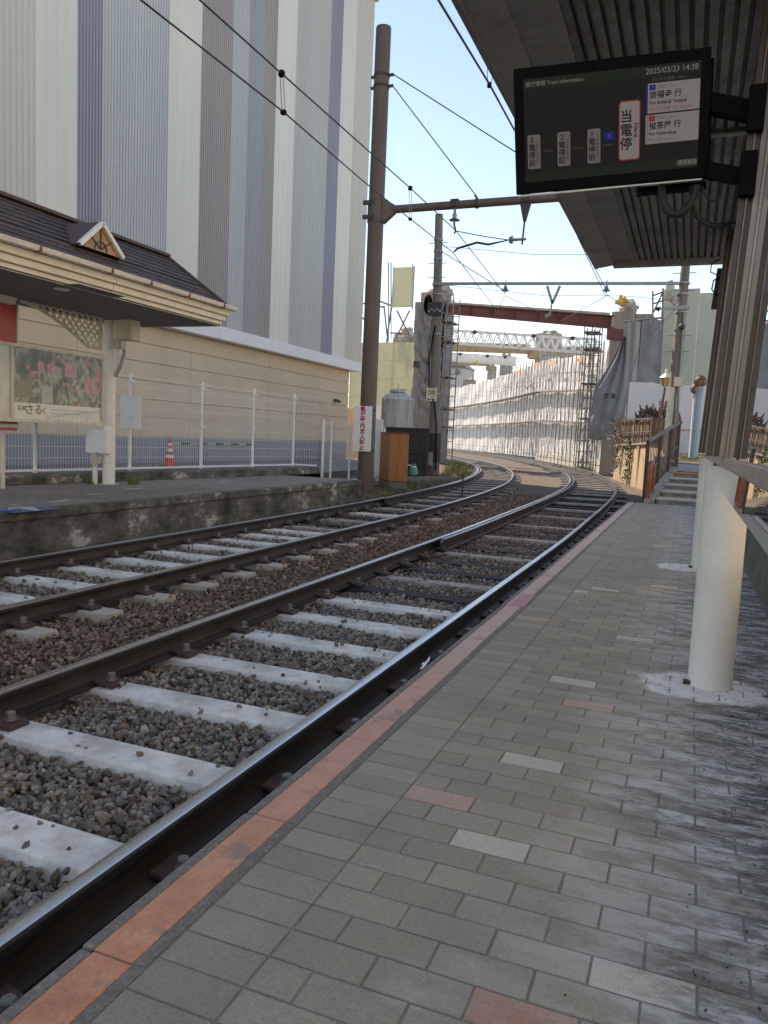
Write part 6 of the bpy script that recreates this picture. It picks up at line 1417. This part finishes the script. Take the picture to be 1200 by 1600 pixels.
# ------------------------------------------------------------------ right hand side: wall, reed fence, hoardings, poles, lamps
W0, W1 = at(1012, 757, z=-.05), at(952, 742, z=-.05)
W0 = V(-1.45, 30.5, 0); W1 = V(-3.35, 38.0, 0)
wd_ = (W1 - W0).normalized(); wn = V(-wd_.y, wd_.x, 0)
if wn.x > 0: wn = -wn
ztop0, ztop1 = at(1012, 694, y=W0.y).z, at(955, 697, y=W1.y).z
rw = thing('concrete_wall', 'sunlit tan concrete retaining wall below the reed fence', 'wall', (W0.x, W0.y, -.3))
b = MB(); b.grid(lambda u, v: tuple(W0 + (W1 - W0) * u + wn * (-.06 * v) + V(0, 0, -.3 + ((ztop0 * (1 - u) + ztop1 * u) + .3) * v)), 10, 6); b.build('wall_face', M['ret_wall'], rw)
for u in (0, .26, .5, .75): p = W0.lerp(W1, u); MB().hexa([p + wn * .01 + V(0, 0, -.3), p + wd_ * .35 + wn * .01 + V(0, 0, -.3), p + wd_ * .35 - wn * .3 + V(0, 0, -.3), p - wn * .3 + V(0, 0, -.3)] + [p + wn * .01 + V(0, 0, ztop0), p + wd_ * .35 + wn * .01 + V(0, 0, ztop0), p + wd_ * .35 - wn * .3 + V(0, 0, ztop0), p - wn * .3 + V(0, 0, ztop0)]).build('wall_pier', M['ret_wall'], rw, bevel=.02)
MB().hexa([W0 + wn * .05 + V(0, 0, ztop0), W1 + wn * .05 + V(0, 0, ztop1), W1 - wn * .4 + V(0, 0, ztop1), W0 - wn * .4 + V(0, 0, ztop0)] + [W0 + wn * .05 + V(0, 0, ztop0 + .08), W1 + wn * .05 + V(0, 0, ztop1 + .08), W1 - wn * .4 + V(0, 0, ztop1 + .08), W0 - wn * .4 + V(0, 0, ztop0 + .08)]).build('coping', M['conc_pole'], rw)
# return of the wall and terrace face towards the stairs
tag(MB().hexa([(-1.45, 30.4, -.3), (-.55, 19.4, -.3), (-.25, 19.4, -.3), (-1.1, 30.6, -.3), (-1.45, 30.4, ztop0 - .12), (-.55, 19.4, .74), (-.25, 19.4, .74), (-1.1, 30.6, ztop0 - .12)]).build('terrace_wall', M['ret_wall']), 'low tan wall holding up the terrace beside the stair railing', 'wall')
rf = thing('reed_fence', 'dark brown reed screen fence on the retaining wall', 'fence', (W0.x, W0.y, ztop0))
zf0, zf1 = at(1040, 657, y=29).z, at(958, 657, y=W1.y).z
F0 = V(-.75, 30.9, 0); 
for a, b_, za, zb_ in ((W0, W1, zf0 + .12, zf1),):
    mb = MB(); n = 150; 
    for k in range(n):
        u0, u1 = k / n, (k + .96) / n; p0, p1 = a.lerp(b_, u0) - wn * (.12 + random.uniform(0, .03)), a.lerp(b_, u1) - wn * (.12 + random.uniform(0, .03)); jz_ = random.uniform(-.03, .03)
        zl = ztop0 * (1 - u0) + ztop1 * u0 + .08; zh = za * (1 - u0) + zb_ * u0 + jz_
        mb.add([p0 + V(0, 0, zl), p1 + V(0, 0, zl), p1 + V(0, 0, zh), p0 + V(0, 0, zh)], [(0, 1, 2, 3)])
    mb.build('reed_screen', M['bamboo'], rf, solid=.02)
    for k in range(8):
        u = k / 7; p = a.lerp(b_, u); MB().cyl(p + V(0, 0, ztop0 - .1), p + V(0, 0, za * (1 - u) + zb_ * u + .06), .03, .03, 8).build('fence_post', M['conc_pole'], rf)
    MB().bar(a + V(0, 0, za), b_ + V(0, 0, zb_), .06, .05).build('top_rail', M['brown_rail'], rf); MB().bar(a + V(0, 0, (za + ztop0) / 2), b_ + V(0, 0, (zb_ + ztop1) / 2), .05, .04).build('middle_rail', M['brown_rail'], rf)
mb = MB(); n = 60
for k in range(n):
    u0, u1 = k / n, (k + .96) / n; p0, p1 = W0.lerp(V(-.72, 31.2, 0), u0), W0.lerp(V(-.72, 31.2, 0), u1); mb.add([p0 + V(0, 0, ztop0 - .3), p1 + V(0, 0, ztop0 - .3), p1 + V(0, 0, zf0 + .12), p0 + V(0, 0, zf0 + .12)], [(0, 1, 2, 3)])
mb.build('reed_screen', M['bamboo'], rf, solid=.02); MB().bar(W0 + V(0, 0, zf0 + .12), V(-.72, 31.2, zf0 + .12), .06, .05).build('top_rail', M['brown_rail'], rf)
# ivy and dry shrub
def leaves(name, mat, pts, n, r_, size, label):
    mb = MB()
    for p in pts:
        for k in range(n):
            c_ = p + V(random.gauss(0, r_[0]), random.gauss(0, r_[1]), random.gauss(0, r_[2])); a = V(random.gauss(0, 1), random.gauss(0, 1), random.gauss(0, 1)).normalized(); b_ = a.orthogonal().normalized(); s_ = size * random.uniform(.6, 1.4)
            mb.add([c_ - a * s_, c_ + b_ * s_ * .6, c_ + a * s_, c_ - b_ * s_ * .6], [(0, 1, 2, 3)])
    return tag(mb.build(name, mat), label, 'plant')
p_iv = W0.lerp(W1, .47)
leaves('ivy', M['ivy'], [p_iv + wn * .10 + V(0, 0, z) for z in (-.1, .3, .7, 1.1, 1.5)], 70, (.10, .12, .16), .055, 'ivy climbing the tan retaining wall')
leaves('ivy', M['ivy'], [W0.lerp(W1, .80) + wn * .12 + V(0, 0, z) for z in (.5, .9, 1.3)], 60, (.12, .2, .16), .055, 'smaller ivy patch on the wall below the fanned tarpaulin')
leaves('dry_shrub', M['dry'], [W0.lerp(W1, u) + wn * .2 + V(0, 0, z) for u, z in ((.9, 1.9), (.85, 1.6), (.75, 1.4), (.92, 2.3))], 110, (.14, .22, .24), .034, 'dry reddish creeper over the end of the reed fence')
# white hoarding on the right
HY = 36.5
a, b_ = at(984, 597, y=HY), at(1112, 609, y=HY)
wp_ = thing('white_hoarding', 'long bluish white hoarding panels behind the pruned shrubs and lamps', 'hoarding', ((a.x + b_.x) / 2, HY, 1))
x = a.x; k = 0
while x < 6:
    w_ = 1.05; zt_ = a.z + (b_.z - a.z) * (x - a.x) / (b_.x - a.x) * .6; MB().box(x + .001, x + w_ - .001, HY + .012 * (k % 2), HY + .05 + .012 * (k % 2), .6, zt_).build('hoarding_panel', M['white_panel'], wp_); x += w_; k += 1
q = at(1080, 672, y=HY - .05); MB().bar((-1.3, HY - .05, q.z), (6, HY - .05, q.z), .03, .03).build('red_tape', M['red'], wp_)
# tall grey green screens
SYG = 45.5
a = at(1036, 452, y=SYG); zt_ = a.z
gs_ = thing('site_screen', 'tall wall of flat grey green panels behind the right utility pole', 'site screen', (0, SYG, 1), 'pale green site screens')
x = a.x
for i in range(5):
    for j in range(6):
        hh_ = (zt_ - .6) / 6; MB().box(x + i * 1.9 + .002, x + (i + 1) * 1.9 - .002, SYG + .01 * ((i + j) % 2), SYG + .06 + .01 * ((i + j) % 2), .6 + hh_ * j + .002, .6 + hh_ * (j + 1) - .002 - (.25 if j == 5 and i > 0 else 0)).build('panel', M['green_panel_r'], gs_)
MB().hexa([at(1040, 455, y=SYG - .5), at(1050, 453, y=SYG - .5), at(1053, 470, y=SYG), at(1040, 470, y=SYG), at(1040, 455, y=SYG - .5) + V(0, 0, .5), at(1050, 453, y=SYG - .5) + V(0, 0, .55), at(1053, 470, y=SYG) + V(0, 0, .7), at(1040, 470, y=SYG) + V(0, 0, .5)]).build('folded_flap', M['green_panel_r'], gs_)
sfx = thing('scaffold', 'thin reddish scaffold frame left of the tall grey green screens', 'scaffold', at(1025, 500, y=44))
for p0, p1 in (((1020, 455), (1020, 498)), ((1036, 450), (1035, 498)), ((1020, 462), (1036, 456)), ((1020, 475), (1035, 470)), ((1020, 490), (1035, 458))): MB().cyl(at(*p0, y=44), at(*p1, y=44), .04).build('scaffold_tube', M['girder'], sfx)
# right utility pole
UYR = 28.0
u1, u0 = at(1071, 418, y=UYR), at(1046, 690, y=UYR)
ur = thing('utility_pole', 'tan concrete utility pole leaning slightly right of the stairs, wires and fittings', 'pole', (u0.x, UYR, .7))
ax = (u1 - u0).normalized(); ub, ut = u0 - ax * (u0.z - .4) / ax.z, u1 + ax * 1.2
MB().cyl(ub, ut, .21, .135, 24).build('pole_shaft', M['conc_pole'], ur, smooth=True)
def urp(py): z = at(1060, py, y=UYR).z; return ub + ax * (z - ub.z) / ax.z
for py in (428, 455, 525, 550): p = urp(py); MB().cyl(p + V(-.36, -.1, 0), p + V(.36, -.1, 0), .014, .014, 6).build('step_bolt', M['galv'], ur)
for py in (443, 460, 480, 488, 515, 640, 655): p = urp(py); MB().cyl(p - ax * .03, p + ax * .03, .2, .2, 18).build('band_clamp', M['galv'], ur)
p = urp(484); MB().box(p.x - .24, p.x + .26, UYR - .26, UYR - .16, p.z - .03, p.z + .06).build('cross_bracket', M['galv'], ur); MB().bar(p + V(.1, -.2, .0), at(1028, 482, y=UYR - .2), .06, .07).build('arm', M['galv'], ur); MB().cyl(at(1031, 483, y=UYR - .2), at(1024, 482, y=UYR - .2), .09, .05, 10).build('arm_insulator', M['dark_steel'], ur)
p = urp(512); MB().lathe(p + V(.06, -.2, -.1), [(.05, 0), (.12, .05), (.12, .13), (.05, .2)], 12).build('arm_insulator', M['dark_steel'], ur, smooth=True)
MB().tube([urp(490) + V(.1, -.19, 0), urp(550) + V(.12, -.21, 0), urp(620) + V(.14, -.22, 0), urp(690) + V(.1, -.25, 0), urp(700) + V(.05, -.25, -.2)], .028, 8).build('conduit', M['galv'], ur)
a, b_ = at(1054, 589, y=UYR - .3), at(1066, 604, y=UYR - .3); MB().box(a.x, b_.x, UYR - .36, UYR - .2, b_.z, a.z).build('pole_box', M['offwhite'], ur, bevel=.01)
MB().tube([at(1048, 470, y=UYR - .2), at(1054, 478, y=UYR - .2), at(1060, 470, y=UYR - .2), at(1058, 458, y=UYR - .2), at(1049, 466, y=UYR - .2)], .018, 5).build('wire_loop', M['wire'], ur)
# prop leaning on the pole (pale square post and grey pipes)
pr = thing('pale_post', 'pale square post with grey pipes beside the right utility pole', 'post', at(1042, 700, y=27))
MB().bar(at(1042, 715, y=27), at(1050, 606, y=27.2), .17, .17, V(0, 1, 0)).build('post_body', M['offwhite'], pr, bevel=.01)
for dx in (5, 8): MB().tube([at(1047 + dx, 718, y=26.9), at(1051 + dx, 650, y=26.9), at(1053 + dx, 615, y=27)], .03, 8).build('pipe', M['galv'], pr)
sbk = thing('stacked_bricks', 'small stack of reddish brown blocks near the top of the railing', 'blocks', at(1061, 655, y=27)); 
for k in range(3): q = at(1060 - .4 * k + k * 1.4, 657 - 5.5 * (2 - k) * 0 - 6 * k, y=27); MB().box(q.x - .12 + .05 * k, q.x + .12 - .05 * k, 26.9, 27.15, q.z - .12, q.z).build('block', M['girder'], sbk, bevel=.008)
# lamps
def globe_lamp(lab, px, pyb, pyt, y, r_, mat, gl_r):
    b0, t0_ = at(px[0], pyb, y=y), at(px[1], pyt, y=y); t_ = thing('globe_lamp', lab, 'street lamp', (b0.x, y, b0.z), 'globe lamps at the top of the stairs')
    top = V(t0_.x, y, t0_.z)
    MB().cyl(b0 - V(0, 0, .2), top, r_, r_ * .95, 20).build('lamp_post', mat, t_, smooth=True)
    MB().lathe(top, [(r_ * 1.05, 0), (r_ * 1.2, .03), (r_ * 1.2, .10), (r_ * .9, .14), (r_ * .6, .2)], 18).build('post_collar', M['grey_box'], t_, smooth=True)
    c_ = top + V(0, 0, .2 + gl_r * .8)
    MB().lathe(c_ - V(0, 0, gl_r), [(gl_r * (math.sin(math.pi * k / 12) + .001), gl_r * (1 - math.cos(math.pi * k / 12))) for k in range(0, 9)], 20).build('lamp_globe', M['globe'], t_, smooth=True)
    MB().lathe(c_ - V(0, 0, gl_r), [(gl_r * 1.06 * (math.sin(math.pi * k / 12) + .001), gl_r * (1 - 1.06 * math.cos(math.pi * k / 12)) ) for k in range(6, 13)], 20).build('lamp_hood', M['hood'], t_, smooth=True)
    for k in range(6):
        an = k * math.pi / 3; MB().tube([c_ + V(gl_r * 1.05 * math.cos(an) * math.sin(f), gl_r * 1.05 * math.sin(an) * math.sin(f), -gl_r * 1.05 * math.cos(f)) for f in [math.pi * j / 12 for j in range(1, 7)]], .014, 5).build('cage_bar', M['bark'], t_)
globe_lamp('pale blue round post topped by a caged globe lamp, nearer one', (1083, 1093), 720, 612, 27.5, .112, M['blue_pole'], .18)
globe_lamp('paler slim post with rusty globe lamp, just behind the blue one', (1079, 1086), 714, 622, 29.5, .07, M['white_panel'], .17)
la_ = at(1032, 655, y=33); lt = at(1039, 606, y=33)
ln_ = thing('lantern_lamp', 'slim dark red post with a four sided lantern in front of the white hoarding', 'street lamp', (la_.x, 33, 1.0))
MB().cyl(V(la_.x - .15, 33, .8), lt, .055, .045, 12).build('lamp_post', M['girder'], ln_, smooth=True)
for an in (0, math.pi / 2, math.pi, 1.5 * math.pi): MB().cyl(lt + V(0, 0, .02), lt + V(.16 * math.cos(an), .16 * math.sin(an), .12), .018).build('lantern_arm', M['offwhite'], ln_)
MB().lathe(lt + V(0, 0, .08), [(.12, 0), (.19, .30), (.21, .32)], 4).build('lantern_glass', M['amber'], ln_); MB().lathe(lt + V(0, 0, .40), [(.25, 0), (.10, .14), (.09, .18), (.04, .2), (.05, .28), (.02, .34)], 4).build('lantern_roof', M['cream_trim'], ln_)
for k in range(4): an = k * math.pi / 2; MB().bar(lt + V(.12 * math.cos(an), .12 * math.sin(an), .08), lt + V(.2 * math.cos(an), .2 * math.sin(an), .42), .03, .03).build('lantern_bar', M['offwhite'], ln_)
# pruned shrubs in front of the hoarding
for k, (px, s_) in enumerate(((1000, .8), (1008, 1.15), (1016, 1.0), (1021, .8), (1029, 1.0), (1038, 1.4))):
    p = at(px, 657, y=33.5); p.z = at(px, 660, y=33.5).z - .9
    t_ = thing('pruned_tree', ['leftmost bare pruned stump above the reed fence', 'second bare pruned stump from the left above the reed fence', 'third bare pruned stump from the left above the reed fence', 'fourth bare pruned stump from the left above the reed fence', 'fifth bare pruned stump from the left, left of the lantern post', 'tallest bare pruned stump, right beside the pale square post'][k], 'tree', p, 'bare pruned shrubs above the reed fence')
    MB().tube([p, p + V(.02, 0, .6), p + V(-.03, 0, .9 + .3 * s_), p + V(.03, 0, .9 + .62 * s_)], [.085, .08, .075, .05], 7).build('trunk', M['bark'], t_)
    for j in range(11):
        h = .75 + random.uniform(.1, .62) * s_; a = random.uniform(0, 6.28); L_ = random.uniform(.1, .28) * s_; st_ = p + V(0, 0, h); MB().tube([st_, st_ + V(math.cos(a) * L_, math.sin(a) * L_, L_ * .5), st_ + V(math.cos(a) * L_ * 1.2, math.sin(a) * L_ * 1.2, L_ * 1.2)], [.045, .035, .012], 5).build('branch', M['bark'], t_)
# pipes lying at the wall foot
pi_ = thing('loose_pipes', 'bundle of grey pipes lying on the ground at the foot of the tan wall', 'pipes', at(985, 745, z=-.15))
for k in range(3): MB().tube([at(945 + 3 * k, 736 + k, z=-.1), at(965, 739 + 1.3 * k, z=-.1), at(980, 744 + k, z=-.12), at(993, 752 + k, z=-.14)], .05, 8).build('pipe', M['galv'], pi_, smooth=True)
# ------------------------------------------------------------------ grass
sp1 = []
for k in range(260): y = random.uniform(16, 31); p, d, r_ = frame(xl, y); u = -random.uniform(1.25, 2.6); sp1.append((p.x + u, p.y, -.20 + .03 * abs(u + 1.2)))
blades('grass', M['grass'], sp1, 12, .05, .18, 'dry yellow green grass along the verge of the far track', .16, .007)
sp2 = []
for k in range(160): y = random.uniform(30, 44); p, d, r_ = frame(xl, y); u = -random.uniform(1.2, 2.2); sp2.append((p.x + u, p.y, -.2))
blades('grass', M['grass'], sp2, 12, .08, .35, 'taller rough grass at the foot of the concrete pole', .25, .012)
sp3 = []
for k in range(110): u = random.random(); p = at(905 + 60 * u, 731 + 6 * u, z=-.2); sp3.append((p.x + random.gauss(0, .25), p.y + random.gauss(0, .8), -.28))
blades('grass', M['grass_green'], sp3, 14, .08, .32, 'bright green grass at the foot of the pier on the right', .25, .014)
sp4 = []
for k in range(150): sp4.append((random.uniform(-.9, 1.0), random.uniform(26, 36), .95 + random.uniform(0, .08)))
blades('grass', M['grass_green'], sp4, 14, .04, .14, 'short sunlit grass on the terrace round the lamp posts', .25, .012)
# ------------------------------------------------------------------ far houses and hills
q0, q1 = at(704, 560, y=140), at(727, 600, y=140)
hs_ = thing('house', 'small far gabled house behind the farther white truss', 'house', (q0.x, 140, 0))
MB().box(q0.x, q1.x, 140, 146, -.3, at(715, 575, y=140).z).build('house_wall', M['skyhouse'], hs_)
gz_ = at(715, 575, y=140).z; pk = at(715, 563, y=140).z
MB().prism([(q0.x - .3, 139.7, gz_), (q1.x + .3, 139.7, gz_), ((q0.x + q1.x) / 2, 139.7, pk)], (0, 6.5, 0)).build('house_roof', M['houseroof'], hs_)
MB().box((q0.x + q1.x) / 2 - .4, (q0.x + q1.x) / 2 + .4, 139.6, 139.69, gz_ - 1.2, gz_ - .3).build('house_window', M['houseroof'], hs_)
b = MB()
def hz(x): return .46 * (118 * math.exp(-((x + 330) / 190) ** 2) + 128 * math.exp(-((x + 150) / 150) ** 2) + 60 * math.exp(-((x - 300) / 300) ** 2) + 70 * math.exp(-((x + 900) / 300) ** 2) + 5 * math.sin(x * .03) + 3 * math.sin(x * .11))
b.grid(lambda u, v: (-2200 + 4000 * u, 900 + 500 * v, -1 + hz(-2200 + 4000 * u) * math.sin(math.pi * min(1, v * 1.0)) ** .8), 220, 14)
struct(b.build('hills', M['hill'], smooth=True))
